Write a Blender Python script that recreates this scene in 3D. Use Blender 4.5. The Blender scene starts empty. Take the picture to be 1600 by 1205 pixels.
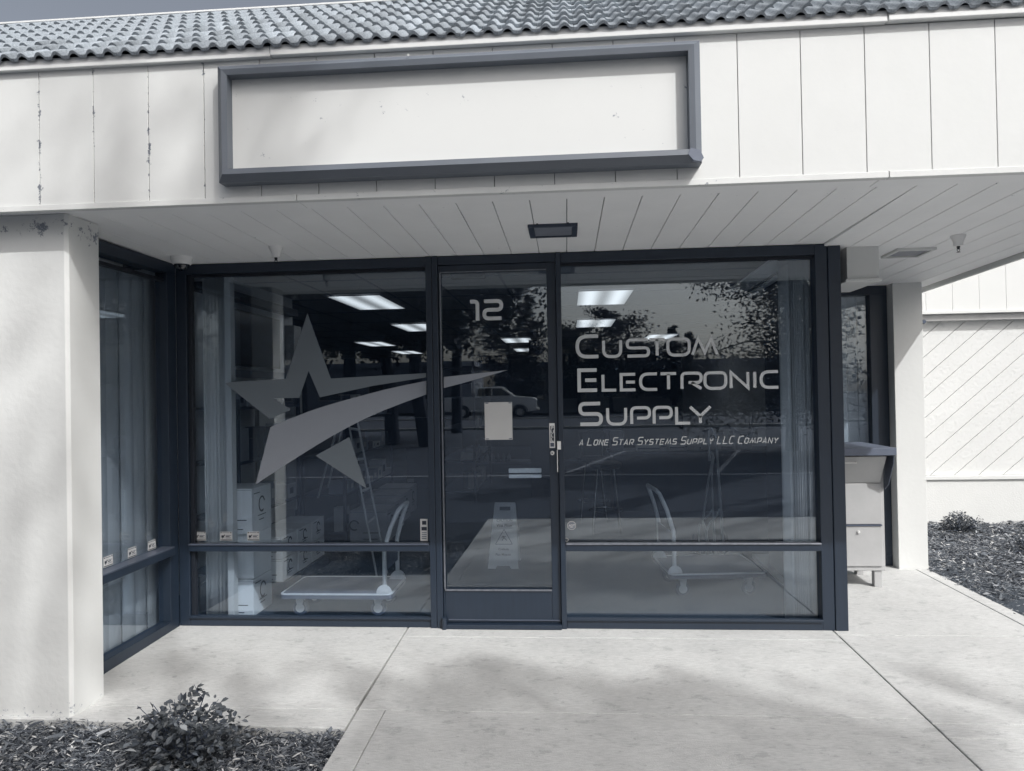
import bpy, math, random
import numpy as np
from mathutils import Vector, Matrix
random.seed(7); rng = np.random.default_rng(11)
R = math.radians
S = bpy.context.scene
COL = S.collection

# ------------------------------------------------------------ camera, sky, sun, exposure
CAM = Vector((0.0, -4.4335, 1.4613)); YAW, PIT, ROLL, FPX = -.0762, .0104, -.0176, 1115.37
_f = Vector((math.sin(YAW)*math.cos(PIT), math.cos(YAW)*math.cos(PIT), math.sin(PIT)))
_r0 = Vector((math.cos(YAW), -math.sin(YAW), 0)); _u0 = _r0.cross(_f)
_r = _r0*math.cos(ROLL) + _u0*math.sin(ROLL); _u = -_r0*math.sin(ROLL) + _u0*math.cos(ROLL)
cam_data = bpy.data.cameras.new('camera'); cam = bpy.data.objects.new('camera', cam_data); COL.objects.link(cam)
cam.matrix_world = Matrix(((_r.x, _u.x, -_f.x, CAM.x), (_r.y, _u.y, -_f.y, CAM.y), (_r.z, _u.z, -_f.z, CAM.z), (0, 0, 0, 1)))
cam_data.sensor_width = 36; cam_data.lens = FPX/1600*36; cam_data.clip_start = .05; cam_data.clip_end = 2000
S.camera = cam

SUN = Vector((.476, -.529, .704)).normalized()
world = bpy.data.worlds.new('World'); S.world = world; world.use_nodes = True
nt = world.node_tree; N = nt.nodes; N.clear(); K = nt.links
sky = N.new('ShaderNodeTexSky'); sky.sky_type = 'NISHITA'; sky.sun_disc = False
sky.sun_elevation = math.asin(SUN.z); sky.sun_rotation = math.atan2(SUN.x, SUN.y)
sky.air_density = 1.0; sky.dust_density = 5.0; sky.ozone_density = 1.0
hs = N.new('ShaderNodeHueSaturation'); hs.inputs['Saturation'].default_value = .46
K.new(sky.outputs[0], hs.inputs['Color'])
tc = N.new('ShaderNodeTexCoord'); mp = N.new('ShaderNodeMapping'); mp.inputs['Scale'].default_value = (1, 1, 3.2)
nz = N.new('ShaderNodeTexNoise'); nz.inputs['Scale'].default_value = 2.6; nz.inputs['Detail'].default_value = 8; nz.inputs['Roughness'].default_value = .62
cr = N.new('ShaderNodeValToRGB'); cr.color_ramp.elements[0].position = .50; cr.color_ramp.elements[1].position = .72
cr.color_ramp.elements[1].color = (.75, .75, .75, 1)
K.new(tc.outputs['Generated'], mp.inputs[0]); K.new(mp.outputs[0], nz.inputs['Vector']); K.new(nz.outputs['Fac'], cr.inputs[0])
mx = N.new('ShaderNodeMix'); mx.data_type = 'RGBA'
K.new(cr.outputs[0], mx.inputs[0]); K.new(hs.outputs[0], mx.inputs[6]); mx.inputs[7].default_value = (5.2, 5.2, 5.0, 1)
# broad forward-scatter haze: the sky brightens smoothly toward the sun
dt = N.new('ShaderNodeVectorMath'); dt.operation = 'DOT_PRODUCT'; K.new(tc.outputs['Generated'], dt.inputs[0]); dt.inputs[1].default_value = tuple(SUN)
ma_ = N.new('ShaderNodeMapRange'); ma_.interpolation_type = 'SMOOTHSTEP'; ma_.inputs[1].default_value = -.35; ma_.inputs[2].default_value = 1.0; ma_.inputs[3].default_value = 1.0; ma_.inputs[4].default_value = 1.7
K.new(dt.outputs['Value'], ma_.inputs[0]); sc_ = N.new('ShaderNodeVectorMath'); sc_.operation = 'SCALE'; K.new(mx.outputs[2], sc_.inputs[0]); K.new(ma_.outputs[0], sc_.inputs['Scale'])
bg = N.new('ShaderNodeBackground'); bg.inputs['Strength'].default_value = .095
wo = N.new('ShaderNodeOutputWorld'); K.new(sc_.outputs[0], bg.inputs[0]); K.new(bg.outputs[0], wo.inputs[0])

sd = bpy.data.lights.new('sun', 'SUN'); sd.energy = 2.7; sd.angle = R(.6); sd.color = (1, .995, .985)
so = bpy.data.objects.new('sun', sd); COL.objects.link(so); so.rotation_euler = (-SUN).to_track_quat('-Z', 'Y').to_euler(); so.location = (8, -10, 15)
S.view_settings.view_transform = 'Standard'; S.view_settings.look = 'None'
S.view_settings.exposure = .28; S.view_settings.gamma = 1; S.view_settings.use_curve_mapping = False

# ------------------------------------------------------------ survey helpers: where a sight line meets a real surface
def ray(px, py): return _f + _r*((px-800)/FPX) - _u*((py-602.5)/FPX)
def atY(px, py, y): v = ray(px, py); return CAM + v*((y-CAM.y)/v.y)
def atX(px, py, x): v = ray(px, py); return CAM + v*((x-CAM.x)/v.x)
def atZ(px, py, z): v = ray(px, py); return CAM + v*((z-CAM.z)/v.z)
GS = .0174
def gz(y): return GS*max(-6.0, min(y, 4.0))

# ------------------------------------------------------------ materials
def tone(v):
    s = min(1, v/.45)
    return (v*(.50+.50*s**.5), v*(.90+.10*s), v*(1.95-.96*s**.3), 1)
MATS = {}
def mat(name, v, rough=.6, amt=.12, scale=6, bump=0., bscale=60, metal=0., spec=.5, stretch=None, v2=None, coat=0., emit=None, rand=0.):
    if name in MATS: return MATS[name]
    m = bpy.data.materials.new(name); m.use_nodes = True; t = m.node_tree; n = t.nodes; b = n['Principled BSDF']
    c = tone(v) if not isinstance(v, tuple) else (*v, 1)
    c2 = tone(v2) if v2 else tuple(x*(1-amt*2) for x in c[:3]) + (1,)
    co = n.new('ShaderNodeTexCoord'); ma = n.new('ShaderNodeMapping')
    if stretch: ma.inputs['Scale'].default_value = stretch
    t.links.new(co.outputs['Object'], ma.inputs[0])
    no = n.new('ShaderNodeTexNoise'); no.inputs['Scale'].default_value = scale; no.inputs['Detail'].default_value = 8; no.inputs['Roughness'].default_value = .65
    t.links.new(ma.outputs[0], no.inputs['Vector'])
    rp = n.new('ShaderNodeValToRGB'); rp.color_ramp.elements[0].position = .3; rp.color_ramp.elements[1].position = .68
    rp.color_ramp.elements[0].color = c2; rp.color_ramp.elements[1].color = c
    t.links.new(no.outputs['Fac'], rp.inputs[0]); out = rp.outputs[0]
    if rand:
        oi = n.new('ShaderNodeObjectInfo'); mr = n.new('ShaderNodeMapRange'); mr.inputs[3].default_value = 1-rand; mr.inputs[4].default_value = 1+rand
        t.links.new(oi.outputs['Random'], mr.inputs[0]); vm = n.new('ShaderNodeVectorMath'); vm.operation = 'SCALE'
        t.links.new(out, vm.inputs[0]); t.links.new(mr.outputs[0], vm.inputs['Scale']); out = vm.outputs[0]
    t.links.new(out, b.inputs['Base Color'])
    b.inputs['Roughness'].default_value = rough; b.inputs['Metallic'].default_value = metal
    b.inputs['Specular IOR Level'].default_value = spec
    if coat: b.inputs['Coat Weight'].default_value = coat; b.inputs['Coat Roughness'].default_value = .46
    if bump:
        n2 = n.new('ShaderNodeTexNoise'); n2.inputs['Scale'].default_value = bscale; n2.inputs['Detail'].default_value = 6
        t.links.new(ma.outputs[0], n2.inputs['Vector'])
        bu = n.new('ShaderNodeBump'); bu.inputs['Strength'].default_value = bump; bu.inputs['Distance'].default_value = .01
        t.links.new(n2.outputs['Fac'], bu.inputs['Height']); t.links.new(bu.outputs[0], b.inputs['Normal'])
    if emit: b.inputs['Emission Color'].default_value = (1, 1, .97, 1); b.inputs['Emission Strength'].default_value = emit
    m['bsdf'] = b.name; MATS[name] = m
    return m
def nd(t, typ, **kw):
    n = t.nodes.new(typ)
    for k, v in kw.items():
        if k == 'op': n.operation = v
        elif isinstance(k, str) and k.startswith('i'): n.inputs[int(k[1:])].default_value = v
    return n
def add_specks(m, seam=None, dens=.60, scale=38, xmax=None, dark=.10, edge=None):
    """chipped paint: small dark flecks, gathered along the board seams"""
    t = m.node_tree; b = t.nodes[m['bsdf']]; src = b.inputs['Base Color'].links[0].from_socket
    g = t.nodes.new('ShaderNodeNewGeometry'); sx = t.nodes.new('ShaderNodeSeparateXYZ'); t.links.new(g.outputs['Position'], sx.inputs[0])
    no = t.nodes.new('ShaderNodeTexNoise'); no.inputs['Scale'].default_value = scale; no.inputs['Detail'].default_value = 6; no.inputs['Roughness'].default_value = .75
    t.links.new(g.outputs['Position'], no.inputs['Vector'])
    n2 = t.nodes.new('ShaderNodeTexNoise'); n2.inputs['Scale'].default_value = 5.0; n2.inputs['Detail'].default_value = 3
    t.links.new(g.outputs['Position'], n2.inputs['Vector'])
    val = nd(t, 'ShaderNodeMath', op='MULTIPLY_ADD', i1=.45, i2=0.); t.links.new(n2.outputs['Fac'], val.inputs[0]); t.links.new(no.outputs['Fac'], val.inputs[2])
    out = val.outputs[0]
    if seam:
        x0, s = seam
        a = nd(t, 'ShaderNodeMath', op='SUBTRACT', i1=x0-s/2); t.links.new(sx.outputs['X'], a.inputs[0])
        d = nd(t, 'ShaderNodeMath', op='PINGPONG', i1=s/2); t.links.new(a.outputs[0], d.inputs[0])   # s/2 at a seam
        mr = nd(t, 'ShaderNodeMapRange', i1=s/2-.022, i2=s/2-.001, i3=-.25, i4=.03); t.links.new(d.outputs[0], mr.inputs[0])
        if xmax is not None:
            q = nd(t, 'ShaderNodeMapRange', i1=xmax-.3, i2=xmax+.3, i3=0., i4=-.3); t.links.new(sx.outputs['X'], q.inputs[0])
            s2 = nd(t, 'ShaderNodeMath', op='ADD'); t.links.new(mr.outputs[0], s2.inputs[0]); t.links.new(q.outputs[0], s2.inputs[1]); mr = s2
        ad = nd(t, 'ShaderNodeMath', op='ADD'); t.links.new(out, ad.inputs[0]); t.links.new(mr.outputs[0], ad.inputs[1]); out = ad.outputs[0]
    if edge:   # flecks gathered near a height
        z0, w = edge
        a = nd(t, 'ShaderNodeMath', op='SUBTRACT', i1=z0); t.links.new(sx.outputs['Z'], a.inputs[0])
        ab = nd(t, 'ShaderNodeMath', op='ABSOLUTE'); t.links.new(a.outputs[0], ab.inputs[0])
        mr = nd(t, 'ShaderNodeMapRange', i1=0., i2=w, i3=.04, i4=-.2); t.links.new(ab.outputs[0], mr.inputs[0])
        ad = nd(t, 'ShaderNodeMath', op='ADD'); t.links.new(out, ad.inputs[0]); t.links.new(mr.outputs[0], ad.inputs[1]); out = ad.outputs[0]
    th = nd(t, 'ShaderNodeMapRange', i1=dens+.22, i2=dens+.27, i3=0., i4=.85); t.links.new(out, th.inputs[0])
    mi = t.nodes.new('ShaderNodeMix'); mi.data_type = 'RGBA'; mi.inputs[7].default_value = tone(dark)
    t.links.new(th.outputs[0], mi.inputs[0]); t.links.new(src, mi.inputs[6]); t.links.new(mi.outputs[2], b.inputs['Base Color'])

XS, SB = -2.3805, .2606            # fascia seams
SX0, SU = .0169, .172              # soffit grooves
white = mat('white_paint', (.650, .660, .650), .55, amt=.02, scale=3, bump=.05, bscale=25)
fascia_m = mat('fascia_paint', (.650, .660, .650), .6, amt=.025, scale=2.2, bump=.08, bscale=18)
add_specks(fascia_m, seam=(XS, SB), dens=.545, xmax=-1.4)
trim_m = mat('trim_paint', (.70, .71, .705), .5, amt=.02, bump=.04); 
trimlow_m = mat('trim_low_paint', (.650, .660, .650), .5, amt=.03, bump=.04); add_specks(trimlow_m, dens=.66, scale=30)
soffit_m = mat('soffit_paint_with_fill', (.88, .885, .885), .6, amt=.03, scale=2.5, bump=.08, bscale=12); add_specks(soffit_m, dens=.72, scale=26, dark=.25)  # same white paint as the fascia, lightened to stand in for fill light
column_m = mat('column_stucco', (.650, .660, .650), .7, amt=.04, scale=1.6, bump=.12, bscale=30); add_specks(column_m, dens=.55, scale=30, edge=(2.29, .12), dark=.14); add_specks(column_m, dens=.60, scale=34, edge=(.0, .16), dark=.22)
column2_m = mat('column_stucco_clean', (.650, .660, .650), .7, amt=.03, scale=2, bump=.12, bscale=30)
groove_m = mat('groove_shadow_gap', .30, .9)
stucco_m = mat('plinth_stucco', (.650, .660, .650), .8, amt=.03, scale=3, bump=.3, bscale=70)
siding_m = mat('siding_paint', (.650, .660, .650), .6, amt=.03, scale=2, bump=.5, bscale=30, stretch=(1, 1, 1))
frame_m = mat('dark_bronze_aluminium', (.015, .026, .045), .42, amt=.09, scale=9, metal=0, spec=.6, stretch=(6, 6, .6), bump=.02)
framed_m = mat('dark_gasket', .012, .6)
edge_m = mat('aluminium_edge_highlight', .30, .35, amt=.2, metal=.6, scale=30)  # pale tone stands in for the highlight on bar tops and beads
signf_m = mat('sign_frame_grey_paint', (.125, .142, .168), .5, amt=.06, scale=4, bump=.03)
signp_m = mat('sign_panel_white', (.650, .660, .650), .5, amt=.015, scale=1.5); add_specks(signp_m, dens=.70, scale=20, dark=.2)
tile_m = mat('roof_tile_grit', (.34, .38, .42), .9, amt=.28, scale=140, bump=.5, bscale=220, rand=.26)
underlay_m = mat('roof_underlay', .06, .9)
conc_m = mat('concrete', (.58, .585, .575), .85, amt=.08, scale=3.2, bump=.25, bscale=160)
carpet_m = mat('carpet', (.055, .072, .095), .95, amt=.35, scale=180, bump=.5, bscale=300)
ceil_m = mat('ceiling_tile', .34, .9, amt=.08, scale=80)
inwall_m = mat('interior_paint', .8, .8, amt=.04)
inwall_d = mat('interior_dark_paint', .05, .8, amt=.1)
blind_m = mat('blind_fabric', (.60, .585, .56), .7, amt=.08, scale=60, stretch=(8, 8, .4))
carton_m = mat('white_carton', .75, .7, amt=.05, scale=8)
cartong_m = mat('grey_carton', .40, .7, amt=.08, scale=8)
ink_m = mat('printed_ink', .03, .6)
steel_m = mat('galvanised_steel', .7, .4, metal=.15, amt=.1, scale=20)
chrome_m = mat('chrome', .6, .15, metal=1., amt=.02)
black_m = mat('black_plastic', .014, .5)
rubber_m = mat('grey_rubber', .10, .7)
deck_m = mat('deck_vinyl', .13, .6, amt=.1, scale=20)
lettering_m = mat('lettering_vinyl', (.58, .60, .61), .6, amt=.01)
star_m = mat('dark_vinyl', (.14, .165, .19), .6, amt=.02)
swoosh_m = mat('light_vinyl', (.27, .29, .33), .6, amt=.02)
paper_m = mat('paper', .55, .8, amt=.03)
sticker_m = mat('sticker_white', .6, .6)
plastic_m = mat('white_plastic', .78, .45, amt=.02)
wet_m = mat('floor_sign_plastic', .50, .5, amt=.04)
mail_m = mat('mailbox_paint', .43, .45, amt=.07, scale=3, bump=.05); add_specks(mail_m, dens=.68, scale=24, dark=.2)
hood_m = mat('hood_paint', .15, .5, amt=.1)
bark_m = mat('bark', .07, .9, amt=.3, scale=12, bump=.6, bscale=30, stretch=(3, 3, .6))
leaf_m = mat('leaf', (.15, .17, .19), .5, amt=.3, scale=5, rand=.4)
needle_m = mat('needle', .045, .7, amt=.3, scale=2)
leaff_m = mat('far_leaf', .06, .7, amt=.3, scale=2)
asphalt_m = mat('asphalt', .055, .9, amt=.25, scale=30, bump=.3, bscale=120)
paintline_m = mat('road_paint', .3, .7, amt=.1, scale=20)
lawn_m = mat('lawn', .05, .9, amt=.3, scale=8, bump=.5, bscale=60)
soil_m = mat('mulch_soil', .035, .95, amt=.4, scale=30, bump=1., bscale=60)
truck_m = mat('truck_paint', .9, .25, amt=.01, coat=.5)
tglass_m = mat('vehicle_glass', .01, .05, spec=1.)
light_m = mat('light_diffuser', .6, .6)

# concrete: brushed streaks, stains, grit
def concrete_detail():
    t = conc_m.node_tree; b = t.nodes[conc_m['bsdf']]; src = b.inputs['Base Color'].links[0].from_socket
    g = t.nodes.new('ShaderNodeNewGeometry')
    def noise(sc, det, st, rough=.6):
        m = t.nodes.new('ShaderNodeMapping'); m.inputs['Scale'].default_value = st; t.links.new(g.outputs['Position'], m.inputs[0])
        n = t.nodes.new('ShaderNodeTexNoise'); n.inputs['Scale'].default_value = sc; n.inputs['Detail'].default_value = det; n.inputs['Roughness'].default_value = rough
        t.links.new(m.outputs[0], n.inputs['Vector']); return n.outputs['Fac']
    cur = src
    for fac, lo, hi, amt in ((noise(70, 4, (.35, 4, 1)), .42, .70, .46), (noise(1.6, 8, (1, 1, 1)), .53, .58, .15), (noise(7, 8, (1, 1.6, 1), .8), .56, .62, .34),
                             (noise(420, 2, (1, 1, 1)), .5, .72, .4), (noise(26, 6, (1, 1, 1), .75), .67, .71, .5), (noise(24, 2, (1, 1.3, 1), .4), .735, .745, .35), (noise(2.3, 12, (1, .8, 1), .85), .62, .66, .18)):
        mr = nd(t, 'ShaderNodeMapRange', i1=lo, i2=hi, i3=0., i4=amt); t.links.new(fac, mr.inputs[0])
        mi = t.nodes.new('ShaderNodeMix'); mi.data_type = 'RGBA'; mi.inputs[7].default_value = (.19, .195, .20, 1)
        t.links.new(mr.outputs[0], mi.inputs[0]); t.links.new(cur, mi.inputs[6]); cur = mi.outputs[2]
    t.links.new(cur, b.inputs['Base Color'])
concrete_detail()

def glass_material(name, base, tint, navy_lift):
    m = bpy.data.materials.new(name); m.use_nodes = True; t = m.node_tree; t.nodes.clear()
    lw = t.nodes.new('ShaderNodeLayerWeight'); lw.inputs[0].default_value = .5
    pw = nd(t, 'ShaderNodeMath', op='POWER', i1=4.); t.links.new(lw.outputs['Facing'], pw.inputs[0])
    fa = nd(t, 'ShaderNodeMath', op='MULTIPLY_ADD', i1=.35, i2=base); t.links.new(pw.outputs[0], fa.inputs[0])
    tr = t.nodes.new('ShaderNodeBsdfTransparent'); tr.inputs[0].default_value = (*tint, 1)
    gl = t.nodes.new('ShaderNodeBsdfGlossy'); gl.inputs['Roughness'].default_value = 0; gl.inputs['Color'].default_value = (.93, .97, 1, 1)
    # faint ripple of plate glass
    no = t.nodes.new('ShaderNodeTexNoise'); no.inputs['Scale'].default_value = 2.2; no.inputs['Detail'].default_value = 1
    bu = t.nodes.new('ShaderNodeBump'); bu.inputs['Strength'].default_value = .05; bu.inputs['Distance'].default_value = .01
    t.links.new(no.outputs['Fac'], bu.inputs['Height']); t.links.new(bu.outputs[0], gl.inputs['Normal'])
    m1 = t.nodes.new('ShaderNodeMixShader'); t.links.new(fa.outputs[0], m1.inputs[0]); t.links.new(tr.outputs[0], m1.inputs[1]); t.links.new(gl.outputs[0], m1.inputs[2])
    df = t.nodes.new('ShaderNodeBsdfDiffuse'); df.inputs[0].default_value = (.17, .26, .40, 1)  # thin blue diffuse layer put in to lift the dark glass to navy
    n2 = t.nodes.new('ShaderNodeTexNoise'); n2.inputs['Scale'].default_value = 3; n2.inputs['Detail'].default_value = 8
    mr = nd(t, 'ShaderNodeMapRange', i1=.3, i2=.8, i3=navy_lift*.6, i4=navy_lift*1.7); t.links.new(n2.outputs['Fac'], mr.inputs[0])
    m2 = t.nodes.new('ShaderNodeMixShader'); t.links.new(mr.outputs[0], m2.inputs[0]); t.links.new(m1.outputs[0], m2.inputs[1]); t.links.new(df.outputs[0], m2.inputs[2])
    o = t.nodes.new('ShaderNodeOutputMaterial'); t.links.new(m2.outputs[0], o.inputs[0])
    return m
glass_m = glass_material('window_glass', .105, (.875, .925, .975), .018)

# ------------------------------------------------------------ mesh helpers
class MB:
    def __init__(s): s.v = []; s.f = []
    def add(s, vs, fs):
        o = len(s.v); s.v += [tuple(v) for v in vs]; s.f += [tuple(i+o for i in f) for f in fs]; return s
    def box(s, x0, y0, z0, x1, y1, z1, M=None):
        vs = [Vector(p) for p in ((x0,y0,z0),(x1,y0,z0),(x1,y1,z0),(x0,y1,z0),(x0,y0,z1),(x1,y0,z1),(x1,y1,z1),(x0,y1,z1))]
        if M: vs = [M @ v for v in vs]
        return s.add(vs, [(3,2,1,0),(4,5,6,7),(0,1,5,4),(1,2,6,5),(2,3,7,6),(3,0,4,7)])
    def prism(s, poly, y0, y1, axis='y'):
        """poly: 2-D outline (x,z) extruded along y, or per axis: 'x' -> (y,z), 'z' -> (x,y)"""
        def P(a, b, c): return {'y': (a, c, b), 'x': (c, a, b), 'z': (a, b, c)}[axis]
        n = len(poly)
        area = sum(poly[i][0]*poly[(i+1)%n][1]-poly[(i+1)%n][0]*poly[i][1] for i in range(n))
        if area < 0: poly = poly[::-1]
        vs = [P(a, b, y0) for a, b in poly] + [P(a, b, y1) for a, b in poly]
        fs = [tuple(range(n)), tuple(range(2*n-1, n-1, -1))] + [(i+n, (i+1)%n+n, (i+1)%n, i) for i in range(n)]
        if axis != 'y': fs = [f[::-1] for f in fs]
        return s.add(vs, fs)
    def tube(s, pts, r, n=10, closed=False, cap=True):
        pts = [Vector(p) for p in pts]; m = len(pts); rr = r if isinstance(r, (list, tuple)) else [r]*m
        vs = []; up = None
        for i, p in enumerate(pts):
            a = pts[i-1] if (i > 0 or closed) else p; b = pts[(i+1) % m] if (i < m-1 or closed) else p
            d = (b-a).normalized()
            if up is None: up = d.orthogonal().normalized()
            up = (up - d*up.dot(d)); up = up.normalized() if up.length > 1e-6 else d.orthogonal().normalized()
            w = d.cross(up)
            vs += [p + (up*math.cos(t)+w*math.sin(t))*rr[i] for t in [2*math.pi*k/n for k in range(n)]]
        fs = []
        for i in range(m if closed else m-1):
            a, b = i*n, ((i+1) % m)*n
            fs += [(a+k, a+(k+1)%n, b+(k+1)%n, b+k) for k in range(n)]
        if cap and not closed: fs += [tuple(range(n-1, -1, -1)), tuple(range((m-1)*n, m*n))]
        return s.add(vs, fs)
    def lathe(s, prof, c, n=24, axis='z'):
        c = Vector(c); vs = []
        for r, h in prof:
            for k in range(n):
                t = 2*math.pi*k/n; a, b = r*math.cos(t), r*math.sin(t)
                vs.append(c + Vector({'z': (a, b, h), 'y': (a, h, b), 'x': (h, a, b)}[axis]))
        m = len(prof); fs = [(i*n+k, i*n+(k+1)%n, (i+1)*n+(k+1)%n, (i+1)*n+k) for i in range(m-1) for k in range(n)]
        fs += [tuple(range(n-1, -1, -1)), tuple(range((m-1)*n, m*n))]
        return s.add(vs, fs)
    def mesh(s, name, m, off=(0, 0, 0), smooth=False):
        me = bpy.data.meshes.new(name); o = Vector(off)
        me.from_pydata([(v[0]-o.x, v[1]-o.y, v[2]-o.z) for v in s.v], [], s.f); me.materials.append(m)
        if smooth:
            for p in me.polygons: p.use_smooth = True
        me.update(); return me
    def build(s, name, m, parent=None, bevel=0, smooth=False, label=None, kind=None):
        off = parent['_o'] if parent is not None else (0, 0, 0)
        o = bpy.data.objects.new(name, s.mesh(name, m, off, smooth)); COL.objects.link(o)
        o['_o'] = tuple(off)
        if parent is not None: o.parent = parent
        if bevel:
            b = o.modifiers.new('bevel', 'BEVEL'); b.width = bevel; b.segments = 2; b.limit_method = 'ANGLE'
        if smooth:
            try: o.data.set_sharp_from_angle(angle=R(40))
            except Exception: pass
        if label: o['label'] = label
        if kind: o['kind'] = kind
        return o
def B(*a): return MB().box(*a)
def thing(name, loc, label, cat, group=None):
    o = bpy.data.objects.new(name, None); COL.objects.link(o); o.location = loc; o['_o'] = tuple(loc); o.empty_display_size = .1
    o['label'] = label; o['category'] = cat
    if group: o['group'] = group
    return o
def tag(o, label, cat, group=None):
    o['label'] = label; o['category'] = cat
    if group: o['group'] = group
    return o
def struct(o): o['kind'] = 'structure'; return o
def inst(o_mesh, name, parent, loc, rot=None, scale=None):
    o = bpy.data.objects.new(name, o_mesh); COL.objects.link(o)
    if parent is not None: o.parent = parent
    off = parent['_o'] if parent is not None else (0, 0, 0)
    o.location = Vector(loc)-Vector(off); o['_o'] = tuple(off)
    if rot: o.rotation_euler = rot
    if scale: o.scale = scale
    return o
def text_mesh(txt, size, m, name):
    c = bpy.data.curves.new(name, 'FONT'); c.body = txt; c.size = size; c.align_x = 'CENTER'; c.extrude = .0004; c.offset = size*.02
    o = bpy.data.objects.new(name, c); COL.objects.link(o)
    me = bpy.data.meshes.new_from_object(o); bpy.data.objects.remove(o)
    me.materials.clear(); me.materials.append(m); return me
def put_text(txt, size, m, name, parent, loc, rot=(math.pi/2, 0, 0)):
    return inst(text_mesh(txt, size, m, name), name, parent, loc, rot)
def sticker_at(y): pass

# ------------------------------------------------------------ stroke lettering
def rounded(path, r, closed=False, seg=7):
    out = []; n = len(path)
    for i, p in enumerate(path):
        if not closed and i in (0, n-1): out.append(p); continue
        a = Vector(path[i-1]); b = Vector(p); c = Vector(path[(i+1) % n])
        ri = min(r, (a-b).length/2*.999, (c-b).length/2*.999)
        if ri < 1e-4: out.append(p); continue
        u, w = (a-b).normalized(), (c-b).normalized()
        for k in range(seg+1):
            t = k/seg; q = b + u*ri*(1-t)**2 + w*ri*t**2; out.append((q.x, q.y))
    return out
def ribbon(mb, path, w, y0, y1, closed=False):
    P = []
    for p in path:
        if not P or (Vector(p)-P[-1]).length > 1e-6: P.append(Vector(p))
    n = len(P); L = []; Rr = []
    for i in range(n):
        a = P[i-1] if (i or closed) else None; c = P[(i+1) % n] if (i < n-1 or closed) else None
        d1 = (P[i]-a).normalized() if a is not None else None; d2 = (c-P[i]).normalized() if c is not None else None
        if d1 is None: d1 = d2
        if d2 is None: d2 = d1
        n1, n2 = Vector((-d1.y, d1.x)), Vector((-d2.y, d2.x)); nn = n1+n2
        nn = nn.normalized() if nn.length > 1e-6 else n1
        k = min(2.2, 1/max(.3, nn.dot(n1)))
        L.append(P[i]+nn*w/2*k); Rr.append(P[i]-nn*w/2*k)
    vs = []
    for a, b in zip(L, Rr): vs += [(a.x, y0, a.y), (b.x, y0, b.y), (a.x, y1, a.y), (b.x, y1, b.y)]
    fs = []
    for i in range(n if closed else n-1):
        a, b = i*4, ((i+1) % n)*4
        fs += [(a, a+1, b+1, b), (a+2, b+2, b+3, a+3), (a, b, b+2, a+2), (a+1, a+3, b+3, b+1)]
    if not closed: fs += [(0, 2, 3, 1), ((n-1)*4, (n-1)*4+1, (n-1)*4+3, (n-1)*4+2)]
    mb.add(vs, fs)
# each glyph: list of (path in unit box, corner radius, closed)
GL = {
 'C': [([(1,1),(0,1),(0,0),(1,0)], .5, 0)], 'U': [([(0,1),(0,0),(1,0),(1,1)], .42, 0)],
 'S': [([(.97,1),(0,1),(0,.5),(1,.5),(1,0),(0,0)], .25, 0)], 'T': [([(0,1),(1,1)], 0, 0), ([(.5,1),(.5,0)], 0, 0)],
 'O': [([(.5,1),(0,1),(0,0),(1,0),(1,1)], .45, 1)], 'M': [([(0,0),(.24,1),(.5,.12),(.76,1),(1,0)], .0, 0)],
 'E': [([(1,1),(0,1),(0,0),(1,0)], 0, 0), ([(.34,.5),(.97,.5)], 0, 0)], 'L': [([(0,1),(0,0),(1,0)], 0, 0)],
 'R': [([(0,0),(0,1),(1,1),(1,.4),(.34,.4)], .28, 0), ([(.5,.4),(1,0)], 0, 0)],
 'N': [([(0,0),(0,1),(1,0),(1,1)], 0, 0)], 'I': [([(.5,0),(.5,1)], 0, 0)],
 'P': [([(0,0),(0,1),(1,1),(1,.36),(.3,.36)], .3, 0)], 'Y': [([(0,1),(.5,.42),(1,1)], 0, 0), ([(.5,.45),(.5,0)], 0, 0)],
 'A': [([(0,0),(.5,1),(1,0)], 0, 0), ([(.28,.28),(.78,.28)], 0, 0)],
 '1': [([(-.9,1),(.5,1),(.5,0)], .35, 0)], '2': [([(0,1),(1,1),(1,.5),(0,.5),(0,0),(1,0)], .26, 0)],
 'D': [([(0,0),(0,1),(1,1),(1,0)], .4, 1)]}
def glyph(ch, x0, x1, z0, z1, t, y0, y1, shear=0, mb=None):
    mb = mb or MB(); h = t/2
    for path, r, cl in GL[ch]:
        sx, sz = (x1-x0-t), (z1-z0-t)
        pts = [(a*sx, b*sz) for a, b in path]
        if cl: pts = [p for p in pts]
        q = rounded(pts, r*min(abs(sx), abs(sz)) if r else 0, bool(cl))
        q = [(x0+h+a+shear*(b+h), z0+h+b) for a, b in q]
        ribbon(mb, q, t, y0, y1, bool(cl))
    return mb

# ============================================================ GROUND
def slab(name, poly, m, thick=.1, dz=0, parent=None, bevel=.004):
    n = len(poly); vs = [(x, y, gz(y)+dz) for x, y in poly] + [(x, y, gz(y)+dz-thick) for x, y in poly]
    area = sum(poly[i][0]*poly[(i+1)%n][1]-poly[(i+1)%n][0]*poly[i][1] for i in range(n))
    fs = [tuple(range(n)), tuple(range(2*n-1, n-1, -1))] + [(i+n, (i+1)%n+n, (i+1)%n, i) for i in range(n)]
    if area < 0: fs = [f[::-1] for f in fs]
    return MB().add(vs, fs).build(name, m, parent, bevel)
base = MB()
for y0, y1 in ((-300, -6), (-6, 4), (4, 300)):
    base.add([(-400, y0, gz(y0)-.13), (400, y0, gz(y0)-.13), (400, y1, gz(y1)-.13), (-400, y1, gz(y1)-.13)], [(0, 1, 2, 3)])
struct(base.build('ground', soil_m))
walk = bpy.data.objects.new('sidewalk', None); COL.objects.link(walk); walk['_o'] = (0, 0, 0); struct(walk)
g = .004
slab('slab', [(-2.7, 0.06), (-2.7, -1.115), (-1.02-g, -1.115), (-1.02-g, 0.06)], conc_m, parent=walk)                      # alcove slab
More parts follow.
